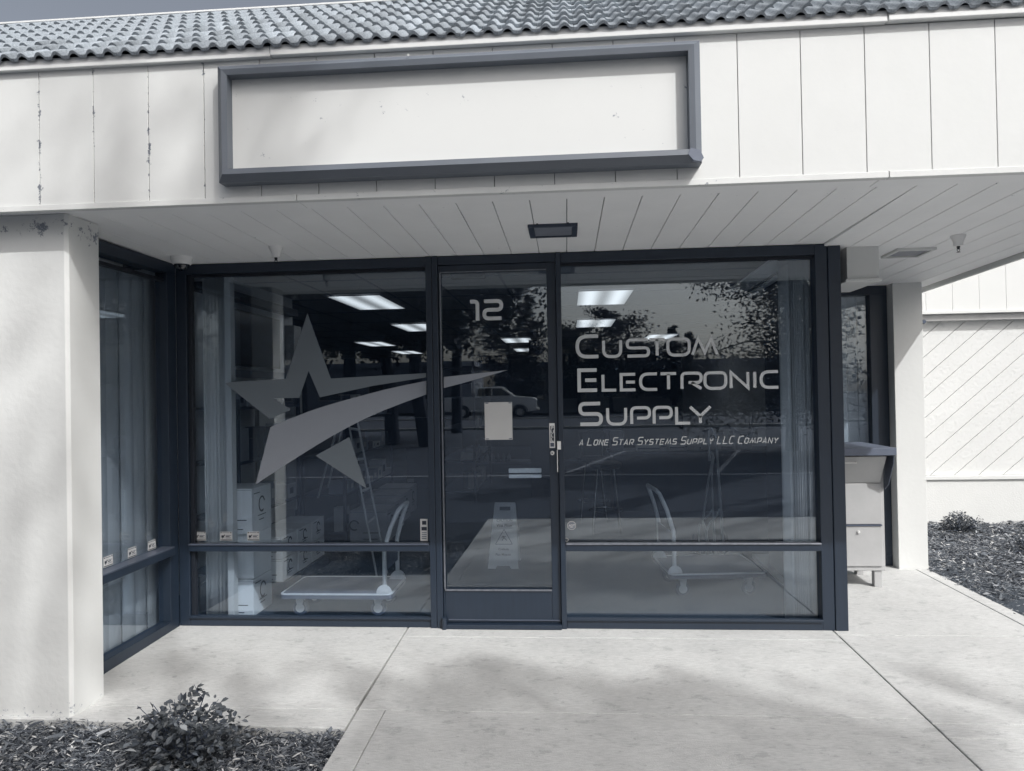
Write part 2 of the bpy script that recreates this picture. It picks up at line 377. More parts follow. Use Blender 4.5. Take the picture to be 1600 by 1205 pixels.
slab('slab', [(-2.7, -1.119), (-2.7, -1.262), (-1.012-g, -1.30), (-1.012-g, -1.119)], conc_m, parent=walk)                 # its border strip
slab('slab', [(-1.02+g, .06), (-1.02+g, -.150), (1.57-g, -.150), (1.57-g, .06)], conc_m, parent=walk)
slab('slab', [(-1.02+g, -.156), (-1.012+g, -1.114), (-.879, -1.114), (-.879, -.9), (1.57-g, -.9), (1.57-g, -.156)][:2]+[(1.57-g, -1.114), (1.57-g, -.156)], conc_m, parent=walk)
slab('slab', [(-1.012+g, -1.117), (-.990, -2.4), (-.870, -2.4), (-.880, -1.117)], conc_m, parent=walk)
slab('slab', [(-.877, -1.117), (-.867, -2.4), (1.57-g, -2.4), (1.57-g, -1.117)], conc_m, parent=walk)
slab('slab', [(-.990, -2.406), (-.99, -4.19), (1.57-g, -4.19), (1.57-g, -2.406)], conc_m, parent=walk)
slab('slab', [(1.57+g, -.070), (1.57+g, -1.155), (3.4, -1.155), (3.4, -.070)], conc_m, parent=walk)
slab('slab', [(1.57+g, -1.160), (1.57+g, -1.285), (3.4, -1.285), (3.4, -1.160)], conc_m, parent=walk)
slab('slab', [(1.57+g, -1.290), (1.57+g, -4.19), (3.4, -4.19), (3.4, -1.290)], conc_m, parent=walk)
slab('slab', [(1.57+g, 1.9), (1.57+g, -.064), (2.728, -.064), (2.690, 1.9)], conc_m, parent=walk)
slab('slab', [(2.735, -.064), (2.697, 1.9), (2.775, 1.9), (2.85, -.064)], conc_m, parent=walk)
# mulch beds
def bed(name, poly):
    n = len(poly); vs = [(x, y, gz(y)-.045) for x, y in poly]
    return struct(MB().add(vs, [tuple(range(n))]).build(name, soil_m))
bed('mulch_bed', [(-7, -1.1), (-7, -5), (-1.0, -5), (-1.0, -1.1)])
bed('mulch_bed', [(2.80, 3.4), (2.80, -.06), (8, -.06), (8, 3.4)])
def chips(name, n, xr, yr, keep, size, label, seed):
    r = np.random.default_rng(seed); mats = [mat('chip_dark', (.050, .058, .072), .9), mat('chip_mid', (.13, .145, .165), .85), mat('chip_light', (.28, .295, .315), .8), mat('chip_pale', (.58, .585, .58), .8)]
    X = r.uniform(*xr, n*3); Yv = r.uniform(*yr, n*3); ok = np.array([keep(a, b) for a, b in zip(X, Yv)]); X = X[ok][:n]; Yv = Yv[ok][:n]; n = len(X)
    Lh = size*r.lognormal(0, .5, n); W = Lh*r.uniform(.10, .36, n); yaw = r.normal(0, .9, n); tilt = r.normal(0, .35, n); rollv = r.normal(0, .5, n)
    Z = np.array([gz(b) for b in Yv])-.04+r.uniform(0, .042, n)+.012*np.sin(X*9)*np.cos(Yv*7)
    dx = np.stack([np.cos(yaw)*np.cos(tilt), np.sin(yaw)*np.cos(tilt), np.sin(tilt)], 1)
    sd_ = np.stack([-np.sin(yaw), np.cos(yaw), np.zeros(n)], 1); up = np.cross(dx, sd_); sd_ = sd_*np.cos(rollv)[:, None]+up*np.sin(rollv)[:, None]; up = np.cross(dx, sd_)
    C = np.stack([X, Yv, Z], 1); a = dx*Lh[:, None]/2; b = sd_*W[:, None]/2; h = up*(W*.22)[:, None]
    V = np.concatenate([C-a-b*.6, C+a*.9-b*.4, C+a+b*.5, C-a*.8+b, C-a*.1+h*2+b*.1], 1).reshape(-1, 3)
    F = np.arange(n)[:, None]*5 + np.array([0,1,4, 1,2,4, 2,3,4, 3,0,4])[None]
    me = bpy.data.meshes.new(name); me.vertices.add(len(V)); me.vertices.foreach_set('co', V.ravel())
    nf = n*4; me.loops.add(nf*3); me.loops.foreach_set('vertex_index', F.ravel().astype(np.int32)); me.polygons.add(nf)
    me.polygons.foreach_set('loop_start', np.arange(nf, dtype=np.int32)*3); me.polygons.foreach_set('loop_total', np.full(nf, 3, np.int32))
    mi = r.choice(4, n, p=[.40, .34, .20, .06]); me.polygons.foreach_set('material_index', np.repeat(mi, 4).astype(np.int32))
    for m in mats: me.materials.append(m)
    me.update(calc_edges=True); o = bpy.data.objects.new(name, me); COL.objects.link(o); o['kind'] = 'stuff'; o['label'] = label; o['category'] = 'mulch'
    return o
chips('wood_chips', 56000, (-3.4, -.98), (-2.7, -1.23), lambda a, b: b < -1.262-(a+2.7)*.022-.005 and a < -1.0+.0, .0185, 'shredded bark mulch around the bush at lower left', 3)
chips('wood_chips', 90000, (2.74, 6.2), (-.06, 3.3), lambda a, b: a > 2.83-(b)*.04, .022, 'shredded bark mulch in the bed below the white side wall', 4)

# ============================================================ SHOP BUILDING
bld = thing('shop_building', (0, 0, 0), 'white single-storey shop unit with grey tiled roof and dark glazed front', 'building')
YF = -1.357
H0, KS = 2.3307, -.016
def sz(x, y):   # soffit height
    return H0+KS*y if x < 1.66 else 2.349-.0292*(y+1.15)
FB, FT = 2.329, 2.969
# fascia boards
for i in range(-9, 22):
    x0, x1 = XS+i*SB, XS+(i+1)*SB
    if x1 > 3.0: x1 = 3.0
    B(x0+.0016, YF, FB+.028, x1-.0016, YF+.018, FT).build('fascia_board', fascia_m, bld, .0012)
    if x1 >= 3.0: break
B(XS-9*SB, YF+.0185, FB+.02, 3.0, YF+.03, FT).build('fascia_backing', groove_m, bld)
for x0, x1 in ((-4.7, XS+3*SB+.42), (XS+3*SB+.424, 1.352), (1.356, 3.0)):
    B(x0, YF-.006, FB, x1, YF+.03, FB+.027).build('fascia_trim', trimlow_m, bld, .002)
for x0, x1, dz, dy in ((-4.7, -1.282, 0, 0), (-1.279, 1.352, .002, .004), (1.356, 3.0, .005, .006)):
    B(x0, YF-.024-dy, FT+dz, x1, YF+.03, FT+.046+dz).build('eave_flashing', trim_m, bld, .003)
# right return of the canopy
B(2.955, YF+.03, 2.29, 2.972, 3.2, FT).build('fascia_return', white, bld, .002)
MB().add([(2.93, YF+.03, sz(2.9, YF)-.035), (2.9545, YF+.03, sz(2.9, YF)-.035), (2.9545, 1.9, sz(2.9, 1.9)-.035), (2.93, 1.9, sz(2.9, 1.9)-.035),
          (2.93, YF+.03, sz(2.9, YF)+.02), (2.9545, YF+.03, sz(2.9, YF)+.02), (2.9545, 1.9, sz(2.9, 1.9)+.02), (2.93, 1.9, sz(2.9, 1.9)+.02)],
         [(3,2,1,0),(4,5,6,7),(0,1,5,4),(1,2,6,5),(2,3,7,6),(3,0,4,7)]).build('canopy_edge_trim', white, bld, .002)
# soffit: front trim board, tongue-and-groove boards
sb = MB()
def slopebox(mb, x0, x1, y0, y1, z0f, th):
    za, zb = z0f(y0), z0f(y1)
    mb.add([(x0,y0,za),(x1,y0,za),(x1,y1,zb),(x0,y1,zb),(x0,y0,za+th),(x1,y0,za+th),(x1,y1,zb+th),(x0,y1,zb+th)], [(3,2,1,0),(4,5,6,7),(0,1,5,4),(1,2,6,5),(2,3,7,6),(3,0,4,7)])
    return mb
for x0, x1 in ((-4.7, -1.2), (-1.197, 1.352), (1.355, 2.95)):
    slopebox(MB(), x0, x1, YF+.032, -1.162, lambda y: H0+KS*y-.004, .02).build('soffit_trim', soffit_m, bld, .002)
for i in range(-27, 17):
    x0, x1 = SX0+i*SU+.0021, SX0+(i+1)*SU-.0021
    x1 = min(x1, 2.925)
    yb = 1.9 if x1 > 1.5 else .05
    if x0 < -2.35: yb = -1.0 if x0 < -2.7 else .05
    slopebox(MB(), x0, x1, -1.158, yb, lambda y, x=x1: sz(x, y), .018).build('soffit_board', soffit_m, bld, .0015)
    if x1 >= 2.92: break
slopebox(MB(), -4.7, 1.55, YF+.032, .05, lambda y: H0+KS*y+.022, .01).build('soffit_backing', groove_m, bld)
slopebox(MB(), 1.55, 2.94, YF+.032, 1.9, lambda y: sz(2, y)+.022, .01).build('soffit_backing', groove_m, bld)
# mansard roof
EY, EZ, RY, RZ = -1.392, 3.000, -.13, 3.862
ang = math.atan2(RZ-EZ, RY-EY); SL = math.hypot(RZ-EZ, RY-EY); NR = 8; RL = SL/NR; TP = .0815
roof = MB()
roof.add([(-9, EY+.02, EZ-.012), (3.0, EY+.02, EZ-.012), (3.0, RY, RZ-.012), (-9, RY, RZ-.012)], [(0, 1, 2, 3)])
roof.add([(-9, RY, RZ-.012), (3.0, RY, RZ-.012), (3.0, 15.3, RZ-.012), (-9, 15.3, RZ-.012)], [(0, 1, 2, 3)])
roof.add([(-9, EY+.02, EZ-.012), (-9, RY, RZ-.012), (-9, .3, 2.6), (-9, -1.3, 2.99)], [(0, 1, 2, 3)])
roof_o = roof.build('roof', underlay_m, bld)
def tile_mesh():
    n = 10; prof = []
    for k in range(n+1):
        u = k/n; x = (u-.5)*TP
        h = .021*max(0, math.cos(math.pi*(u-.5)/.62))**.8 if abs(u-.5) < .31 else 0
        prof.append((x, h))
    vs = []; Lr = RL*1.06; th = .011
    for x, h in prof: vs.append((x, 0, h+.013+.002))            # lower front edge top
    for x, h in prof: vs.append((x, Lr, h+.001))                # upper end tucks under
    for x, h in prof: vs.append((x, 0, h+.015-th-.002))         # front lip bottom
    m = n+1; fs = [(k, k+1, m+k+1, m+k) for k in range(n)] + [(2*m+k, 2*m+k+1, k+1, k) for k in range(n)]
    return MB().add(vs, fs)
tm = tile_mesh(); tile_me = tm.mesh('roof_tile', tile_m)
for p in tile_me.polygons: p.use_smooth = p.index < 10
tiles = []
for r_ in range(NR):
    for i in range(-74, 37):
        x = i*TP+.02; d = r_*RL
        p = Vector((x, EY+math.cos(ang)*d, EZ+math.sin(ang)*d))
        v = p-CAM; zf = v.dot(_f)
        if zf > 0:
            sxp = 800+FPX*v.dot(_r)/zf; syp = 602.5-FPX*v.dot(_u)/zf
            vis = -15 < sxp < 1615 and syp > -6
        else: vis = False
        tiles.append((0 if vis else 1, v.length, p, d, i))
tiles.sort(key=lambda t: (t[0], t[1]))
rest = MB(); rot = (ang, 0, 0)
Mr = Matrix.Rotation(ang, 4, 'X')
for k, (nv, dist, p, d, i) in enumerate(tiles):
    jit = random.uniform(-.012, .012)
    if k < 300 and not nv:
        inst(tile_me, 'roof_tile', roof_o, p, (ang+jit, random.uniform(-.03, .03), random.uniform(-.012, .012)))
    else:
        p = p+Vector((random.uniform(-.002, .002), 0, random.uniform(-.001, .003))); rest.add([p + Mr @ Vector(v) for v in tm.v], tm.f)
ro = rest.build('roof_tiles', tile_m, roof_o, kind='stuff')
B(-9, RY-.03, RZ+.012, 3.0, RY+.08, RZ+.024).build('ridge_flashing', trim_m, roof_o, .002)

# columns
cl = MB().prism([(-9, -1.242), (-2.352, -1.242), (-2.335, -1.232), (-2.335, -1.015), (-9, -1.015)], -.08, 2.345, 'z').build('wall', column_m, bld, .002)
slopebox(MB(), 2.577, 2.80, 1.40, 1.55, lambda y: .0, 2.30).build('column', column2_m, bld, .004)
# white box under the right soffit, with ledge
B(1.716, .05, 2.118, 1.905, .5, 2.325).build('soffit_box', white, bld, .003)
B(1.700, .03, 2.098, 1.912, .52, 2.117).build('soffit_box', white, bld, .003)
# header and upper walls closing the room
B(-2.9, .052, 2.331, 1.66, .14, 2.52).build('header', framed_m, bld)

def P2(px, py, y=0.): p = atY(px, py, y); return p.x, p.z
XL, XR = -2.51, 1.6584
GY = .045                                      # glass plane
# --- front glazing. world numbers surveyed on the plane y=0
m1l, m1r = P2(671, 800)[0], P2(690, 800)[0]    # left mullion
m2l, m2r = P2(873, 700)[0], P2(881, 700)[0]    # right jamb
zt = 2.265                                     # underside of head
zb0 = .05; zbar = .531
def frame_bar(x0, x1, z0, z1, parent, y0=0., y1=.075, name='frame', m=frame_m): return B(x0, y0, z0, x1, y1, z1).build(name, m, parent, .003)
def win(x0, x1, name='window'):
    w = B(x0, 0, zt, x1, .08, 2.328).build(name, frame_m, bld, .003)
    B(x0, 0, 0, x1, .08, zb0).build('sill', frame_m, w, .003)
    return w
wl = win(-2.44, m1l); wr = win(m2r, 1.51)
B(-2.44, -.012, zb0+.001, m1l, .02, zb0+.016).build('sill_edge', frame_m, wl, .002)
B(m2r, -.012, zb0+.001, 1.51, .02, zb0+.016).build('sill_edge', frame_m, wr, .002)
for w, x0, x1 in ((wl, -2.44, m1l), (wr, m2r, 1.51)):
    B(x0, -.014, zbar-.052, x1, .06, zbar-.012).build('bar', frame_m, w, .004)
    B(x0+.004, -.022, zbar-.0115, x1-.004, .03, zbar-.002).build('bar_edge', edge_m if w is wr else mat('bar_edge_grey', .16, .35, metal=.4), w, .002)  # highlight along the bar top painted as a paler strip, duller at left
    B(x0, GY, zb0, x1, GY+.006, zbar-.052).build('pane', glass_m, w)
    B(x0, GY, zbar-.012, x1, GY+.006, zt).build('pane', glass_m, w)
    B(x0, .02, zt-.018, x1, .04, zt-.001).build('gasket', framed_m, w)
# corner post left, mullions, jambs, right corner post
B(-2.51, -.0, 0, -2.44, .09, 2.328).build('corner_post', frame_m, bld, .003)
B(-2.436, .012, .05, -2.412, .05, zt).build('jamb', framed_m, bld, .002)
B(m1l, -.012, 0, m1l+(m1r-m1l)*.5, .09, 2.328).build('mullion', frame_m, bld, .003)
B(m1l+(m1r-m1l)*.5+.002, -.012, 0, m1r-.0, .09, 2.328).build('mullion', frame_m, bld, .003)
B(m2l, -.012, 0, m2r, .09, 2.328).build('mullion', frame_m, bld, .003)
B(1.51, .0, 0, 1.582, .09, 2.3285).build('corner_post', frame_m, bld, .003)
B(1.5845, -.006, 0, XR, .12, 2.329).build('corner_post', frame_m, bld, .004)
B(XR-.04, .122, 0, XR, 1.55, 2.33).build('return_wall', frame_m, bld, .003)
# door
dr_x0, dr_x1 = m1r+.002, m2l-.002
gx0, gx1 = P2(694, 900)[0]+.003, P2(862, 900)[0]
gz0, gz1 = P2(780, 923)[1], P2(770, 424)[1]
B(m1r, .0, gz1+.05, m2l, .08, 2.328).build('door_head', frame_m, bld, .003)
B(m1r, -.03, 0, m2l, .10, .028).build('threshold', frame_m, bld, .003)
dm = MB(); dm.box(dr_x0, .012, .03, gx0, .055, gz1+.048); dm.box(gx1, .012, .03, dr_x1, .055, gz1+.048)
dm.box(gx0, .012, .03, gx1, .055, gz0); dm.box(gx0, .012, gz1, gx1, .055, gz1+.048)
door = dm.build('door', frame_m, bld, .003)
B(gx0, .03, gz0, gx1, .036, gz1).build('pane', glass_m, door)
eb = MB(); eb.box(gx0, .004, gz0-.004, gx1, .011, gz0+.006); eb.box(gx0-.004, .004, gz0+.0065, gx0+.005, .011, gz1-.001)
eb.box(gx0, .004, gz1, gx1, .011, gz1+.006); eb.build('glazing_bead', edge_m, door)
B(dr_x0+.03, .006, .045, dr_x1-.01, .0115, .051).build('kick_line', mat('bar_edge_grey', .16), door)
MB().lathe([(.0, -.018), (.016, -.018), (.016, .07), (.0, .07)], (m1r+.01, -.025, 0.0), 16).build('pivot_hinge', frame_m, door, smooth=True)
lk = P2(863, 708); MB().lathe([(0, -.010), (.008, -.010), (.013, -.006), (.013, .011), (0, .011)], (lk[0], 0, lk[1]), 20, 'y').build('lock', steel_m, door, smooth=True)
MB().lathe([(0, -.012), (.004, -.012), (.004, -.0105), (0, -.0105)], (lk[0], 0, lk[1]), 12, 'y').build('keyhole', black_m, door)
# pull handle: offset flat handle
hx, hz0 = P2(871, 703); _, hz1 = P2(871, 737)
MB().box(hx-.004, -.03, hz1, hx+.002, -.0125, hz0).build('handle', steel_m, door, .002)
# interior push bar and closer
pz0 = atY(795, 732, .1).z; pz1 = atY(795, 747, .1).z; px0 = atY(795, 740, .1).x; px1 = atY(846, 740, .1).x
B(px0, .085, pz0-.028, px1, .11, pz0).build('push_bar', steel_m, door, .004)
B(px0, .085, pz1, px1, .11, pz1+.022).build('push_bar', steel_m, door, .004)
cx0, cz1 = atY(705, 428, .09).x, atY(705, 428, .09).z
B(cx0, .06, cz1-.038, cx0+.22, .11, cz1).build('door_closer', black_m, door, .008)

# --- left alcove return: side window on plane X=XL, from y=-1.03 to 0
sw = MB(); sw.box(XL-.08, -1.02, -.02, XL, -.001, .055); sw.box(XL-.08, -1.02, 2.262, XL, -.001, 2.332)
sw.box(XL-.08, -1.02, .055, XL, -.98, 2.262); sw.box(XL-.08, -.10, .055, XL, -.001, 2.262)
sidew = sw.build('window', frame_m, bld, .003)
B(XL-.07, -.98, zbar-.055, XL+.028, -.10, zbar-.008).build('bar', frame_m, sidew, .004)
B(XL-.06, -.98, zbar-.0075, XL+.03, -.10, zbar).build('bar_edge', mat('bar_edge_grey', .16), sidew)
B(XL-.055, -.98, .055, XL-.049, -.10, zbar-.055).build('pane', glass_m, sidew)
B(XL-.055, -.98, zbar, XL-.049, -.10, 2.262).build('pane', glass_m, sidew)
B(XL-.055, -.98, 2.205, XL-.02, -.10, 2.225).build('gasket', framed_m, sidew)

# --- recessed right window behind the letter cabinet
rw = MB(); rw.box(1.66, 1.50, 0, 2.575, 1.58, .12); rw.box(1.66, 1.50, 2.20, 2.575, 1.58, 2.31); rw.box(2.44, 1.50, .12, 2.575, 1.58, 2.2); rw.box(1.66, 1.5, .12, 1.72, 1.58, 2.2)
rwin = rw.build('window', frame_m, bld, .003)
B(1.72, 1.54, .12, 2.44, 1.546, 2.2).build('pane', glass_m, rwin)
for k in range(9):
    B(1.73+k*.083, 1.64+.004*(k % 2), .1, 1.73+k*.083+.078, 1.644+.004*(k % 2), 2.2).build('blind_slat', blind_m, rwin)
B(1.74, 1.61, .1, 1.82, 1.634, 1.5).build('blind_slat', plastic_m, rwin)

# ============================================================ INTERIOR SHELL
CZ = 2.5
struct(B(-8, .05, -.06, 3.2, 15, .0).build('interior_floor', carpet_m))
struct(B(-8, .14, CZ, 3.2, 15, CZ+.06).build('interior_ceiling', ceil_m))
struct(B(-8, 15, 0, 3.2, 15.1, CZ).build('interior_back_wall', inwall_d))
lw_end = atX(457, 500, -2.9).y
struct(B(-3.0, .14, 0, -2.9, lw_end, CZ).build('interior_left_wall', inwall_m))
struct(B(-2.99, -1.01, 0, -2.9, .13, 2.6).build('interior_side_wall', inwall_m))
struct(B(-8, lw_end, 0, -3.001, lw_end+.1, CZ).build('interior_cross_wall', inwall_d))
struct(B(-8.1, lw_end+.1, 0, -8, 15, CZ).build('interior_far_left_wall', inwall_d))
struct(B(3.1, 3.42, 0, 3.2, 15, CZ).build('interior_right_wall', inwall_m))
struct(B(2.66, 3.2, 0, 3.2, 3.32, CZ).build('interior_right_cross_wall', inwall_m))
struct(B(2.66, 1.7, 0, 2.78, 3.2, CZ).build('interior_right_wall', inwall_m))
struct(B(2.58, 1.581, 0, 2.78, 1.69, 2.6).build('interior_right_return_wall', inwall_m))
cg = MB()
for k in range(13): cg.box(-7.9+k*.61+.0, .2, CZ-.004, -7.9+k*.61+.022, 14.9, CZ-.0005)
for k in range(12): cg.box(-7.9, .6+k*1.22, CZ-.0045, 3.0, .6+k*1.22+.022, CZ-.0006)
struct(cg.build('ceiling_grid', mat('grid_grey', .16)))
# white post at the end of the left wall, cable tray along its top
B(-2.899, lw_end-.22, .3, -2.80, lw_end-.02, 2.2).build('wall_post', mat('post_paint', .62), bld)
tray = B(-2.895, .9, 2.30, -2.80, lw_end-.1, 2.37); tag(tray.build('cable_tray', mat('tray_dark', .045)), 'dark tray running along the top of the inside left wall above the screen', 'cable tray')

# ceiling lights (lit)
def emis():
    m = bpy.data.materials.new('lit_diffuser'); m.use_nodes = True; t = m.node_tree; t.nodes.clear()
    co = t.nodes.new('ShaderNodeTexCoord'); sp = t.nodes.new('ShaderNodeSeparateXYZ'); t.links.new(co.outputs['Object'], sp.inputs[0])
    a = nd(t, 'ShaderNodeMath', op='MULTIPLY', i1=2*math.pi/.30); t.links.new(sp.outputs['X'], a.inputs[0])
    c = nd(t, 'ShaderNodeMath', op='COSINE'); t.links.new(a.outputs[0], c.inputs[0])
    mr = nd(t, 'ShaderNodeMapRange', i1=-1., i2=1., i3=.95, i4=.30); t.links.new(c.outputs[0], mr.inputs[0])
    e = t.nodes.new('ShaderNodeEmission'); e.inputs[0].default_value = (1, 1, .98, 1); t.links.new(mr.outputs[0], e.inputs[1])
    o = t.nodes.new('ShaderNodeOutputMaterial'); t.links.new(e.outputs[0], o.inputs[0]); return m
lit_m = emis()
def px_light(pxl, pxr, pyn, pyf):
    a = atZ(pxl, pyf, CZ-.012); b = atZ(pxr, pyn, CZ-.012); return a, b
lights = [  # near-left corner, width, depth, label   (corners surveyed on the ceiling plane)
 ((513, 463), (563, 487), 'nearest lit ceiling panel of the left shop window, just inside the glass'),
 ((610, 507), (640, 520), 'second lit ceiling panel in the left window, cut by the door mullion'),
 ((555, 535), (577, 542), 'lit ceiling panel hovering above the point of the star decal arm'),
 ((612, 549), (636, 556), 'lit ceiling panel just left of the mullion, below the second one'),
 ((651, 561), (668, 566), 'small far lit ceiling panel straddling the door mullion'),
 ((508, 565), (520, 569), 'lit ceiling panel right beside the apex of the star decal'),
 ((783, 529), (790, 538), 'nearest of three lit ceiling panels seen through the door'),
 ((801, 545), (808, 551), 'middle of three lit ceiling panels seen through the door'),
 ((815, 557), (820, 562), 'farthest of three lit ceiling panels seen through the door'),
 ((901, 455), (901, 479), 'large lit ceiling panel at the top of the right window'),
 ((900, 500), (899, 510), 'second lit ceiling panel in the right window, above the lettering'),
 ((1018, 523), (1000, 529), 'far lit ceiling panel behind the letters of the top line'),
]
for (a, b, lab) in lights:
    pn = atZ(*a, CZ-.012); pf = atZ(*b, CZ-.012)    # near and far left corners
    x = (pn.x+pf.x)/2; y0 = pn.y; dep = 1.22
    t = thing('ceiling_light', (x+.29, y0+dep/2, CZ-.02), lab, 'ceiling light', 'lit ceiling panels inside the shop')
    fm = MB(); w, d = .29, dep/2
    fm.box(x, y0, CZ-.016, x+.58, y0+.012, CZ-.005); fm.box(x, y0+dep-.012, CZ-.016, x+.58, y0+dep, CZ-.005)
    fm.box(x, y0+.012, CZ-.016, x+.012, y0+dep-.012, CZ-.005); fm.box(x+.568, y0+.012, CZ-.016, x+.58, y0+dep-.012, CZ-.005)
    fm.build('frame', mat('grid_grey', .16), t)
    B(x+.013, y0+.013, CZ-.012, x+.567, y0+dep-.013, CZ-.006).build('diffuser', lit_m, t)
# ============================================================ NEIGHBOURING UNIT (right)
nb = thing('neighbouring_unit', (2.95, 3.2, 0), 'sunlit white neighbouring wall with diagonal boards at the right edge', 'building')
NY = 3.30
B(2.2, NY-.03, -.02, 9, NY+.1, .485).build('plinth', stucco_m, nb, .004)
B(2.2, NY-.05, .487, 9, NY+.1, .527).build('plinth_cap', white, nb, .003)
B(2.2, NY+.012, .528, 9, NY+.1, 3.0).build('siding_backing', groove_m, nb)
# diagonal boards, each its own piece, clipped to the wall rectangle
def clip_poly(poly, a, b, c):   # keep a*x+b*z <= c
    out = []
    for i in range(len(poly)):
        p, q = poly[i], poly[(i+1) % len(poly)]
        dp, dq = a*p[0]+b*p[1]-c, a*q[0]+b*q[1]-c
        if dp <= 0: out.append(p)
        if (dp < 0) != (dq < 0) and dp != dq:
            t = dp/(dp-dq); out.append((p[0]+(q[0]-p[0])*t, p[1]+(q[1]-p[1])*t))
    return out
sa = R(41); bw = .158; nrm = (-math.sin(sa), math.cos(sa))
for k in range(-60, 40):
    c0 = k*bw; poly = [(3.0, .53), (8.0, .53), (8.0, 2.19), (3.0, 2.19)]
    poly = clip_poly(poly, nrm[0], nrm[1], c0+bw-.0055); 
    if len(poly) > 2: poly = clip_poly(poly, -nrm[0], -nrm[1], -c0-.0)
    if len(poly) > 2: MB().prism(poly, NY-.006, NY+.011).build('siding_board', siding_m, nb)
B(2.2, 3.215, 2.125, 9, NY+.05, 2.19).build('gutter', mat('gutter_paint', .55), nb, .006)
B(2.2, 3.17, 2.192, 9, 3.30, 2.222).build('fascia_trim', white, nb, .003)
for i in range(24):
    x0 = 3.0+.17+i*.262-.262
    B(x0, 3.185, 2.224, x0+.259, 3.21, 3.02).build('fascia_board', mat('far_fascia', (.650, .660, .650), .6, amt=.01), nb)
B(3.0, 3.212, 2.224, 9, 3.23, 3.02).build('fascia_backing', white, nb)
B(2.9, 3.15, 3.022, 9, 3.25, 3.06).build('eave_flashing', trim_m, nb)
MB().lathe([(0, -.02), (.018, -.02), (.022, 0), (0, .0)], tuple(atY(1443, 503, 3.20)), 12, 'y').build('downlight', mat('fixture_grey', .08), nb)

# ============================================================ SIGN BOX ON THE FASCIA
sg = thing('sign_board', (-.47, YF, 2.69), 'blank white sign panel in a deep grey frame on the fascia above the door', 'sign')
DP = .09
def YP(px, py, y): p = atY(px, py, y); return p.x, p.z
# front-face outline (at y=YF-DP) and inner lip
fo = [YP(334, 100, YF-DP), YP(1096, 56.5, YF-DP), YP(1098, 248, YF-DP), YP(338, 286, YF-DP)]
x0o = (fo[0][0]+fo[3][0])/2; x1o = (fo[1][0]+fo[2][0])/2; z1o = (fo[0][1]+fo[1][1])/2; z0o = (fo[2][1]+fo[3][1])/2
wv = .052
prof = [(0, YF-.001), (0, YF-DP+.030), (.028, YF-DP), (wv, YF-DP+.004), (wv, YF-.03)]   # inward offset, y : a bevelled channel
def side(c0, c1, inward0, inward1):
    vs = []
    for (cx, cz), (ix, iz) in ((c0, inward0), (c1, inward1)):
        for o_, y in prof: vs.append((cx+ix*o_, y, cz+iz*o_))
    n = len(prof); fs = [(k, k+1, n+k+1, n+k) for k in range(n-1)]
    return MB().add(vs, fs)
cs = [(x0o, z0o), (x1o, z0o), (x1o, z1o), (x0o, z1o)]; iw = [(1, 1), (-1, 1), (-1, -1), (1, -1)]
for a in range(4):
    b = (a+1) % 4; side(cs[a], cs[b], iw[a], iw[b]).build('frame_side', signf_m, sg)
B(x0o+.03, YF-.035, z0o+.03, x1o-.03, YF-.022, z1o-.03).build('panel', signp_m, sg)
cor = MB().prism([(x1o-.062, z0o+.03), (x1o-.05, z0o+.055), (x1o-.012, z0o+.044), (x1o+.002, z0o+.012), (x1o-.012, z0o-.002), (x1o-.04, z0o+.004)], YF-DP-.003, YF-DP+.02); cor.build('corner_patch', mat('patch_grey', .19), sg)
MB().lathe([(0, -.003), (.005, -.003), (.005, .003), (0, .003)], (atY(638, 86, YF-DP)), 10, 'y').build('screw', mat('screw_pale', .6), sg)

# ============================================================ SMALL FITTINGS OUTSIDE
def soff(px, py, z=None):
    z0 = 2.34
    for _ in range(4): p = atZ(px, py, z0); z0 = sz(p.x, p.y)
    return p
p = soff(284, 402)
dc = thing('dome_camera', tuple(p), 'white dome security camera under the soffit at the left window corner', 'security camera')
MB().lathe([(0, .004), (.066, .004), (.065, -.012), (.058, -.036), (.050, -.046), (0, -.046)], p, 28).build('housing', plastic_m, dc, smooth=True)
MB().lathe([(.046, -.0462), (.044, -.060), (.034, -.074), (.016, -.083), (.0001, -.085)], p, 24).build('dome', tglass_m, dc, smooth=True)
for k, (px, py, lab) in enumerate(((431, 386, 'white sprinkler head hanging from the soffit above the left window'), (1497, 368, 'white sprinkler head hanging from the soffit at far right'))):
    p = soff(px, py)
    s = thing('sprinkler_head', tuple(p), lab, 'sprinkler', 'sprinkler heads under the soffit')
    MB().lathe([(0, .002), (.041, .002), (.040, -.008), (.028, -.034), (.025, -.044), (.025, -.062), (0, -.062)], p, 24).build('cup', plastic_m, s, smooth=True)
    q = p+Vector((0, 0, -.062))
    MB().lathe([(0, 0), (.009, 0), (.009, -.008), (.005, -.012), (.005, -.018), (0, -.018)], q, 12).build('nozzle', black_m, s)
    MB().tube([q+Vector((-.006, 0, -.01)), q+Vector((-.008, 0, -.022)), q+Vector((0, 0, -.034))], .0016, 6).tube([q+Vector((.006, 0, -.01)), q+Vector((.008, 0, -.022)), q+Vector((0, 0, -.034))], .0016, 6).lathe([(0, -.033), (.010, -.033), (.010, -.035), (0, -.035)], q, 12).build('deflector', black_m, s)
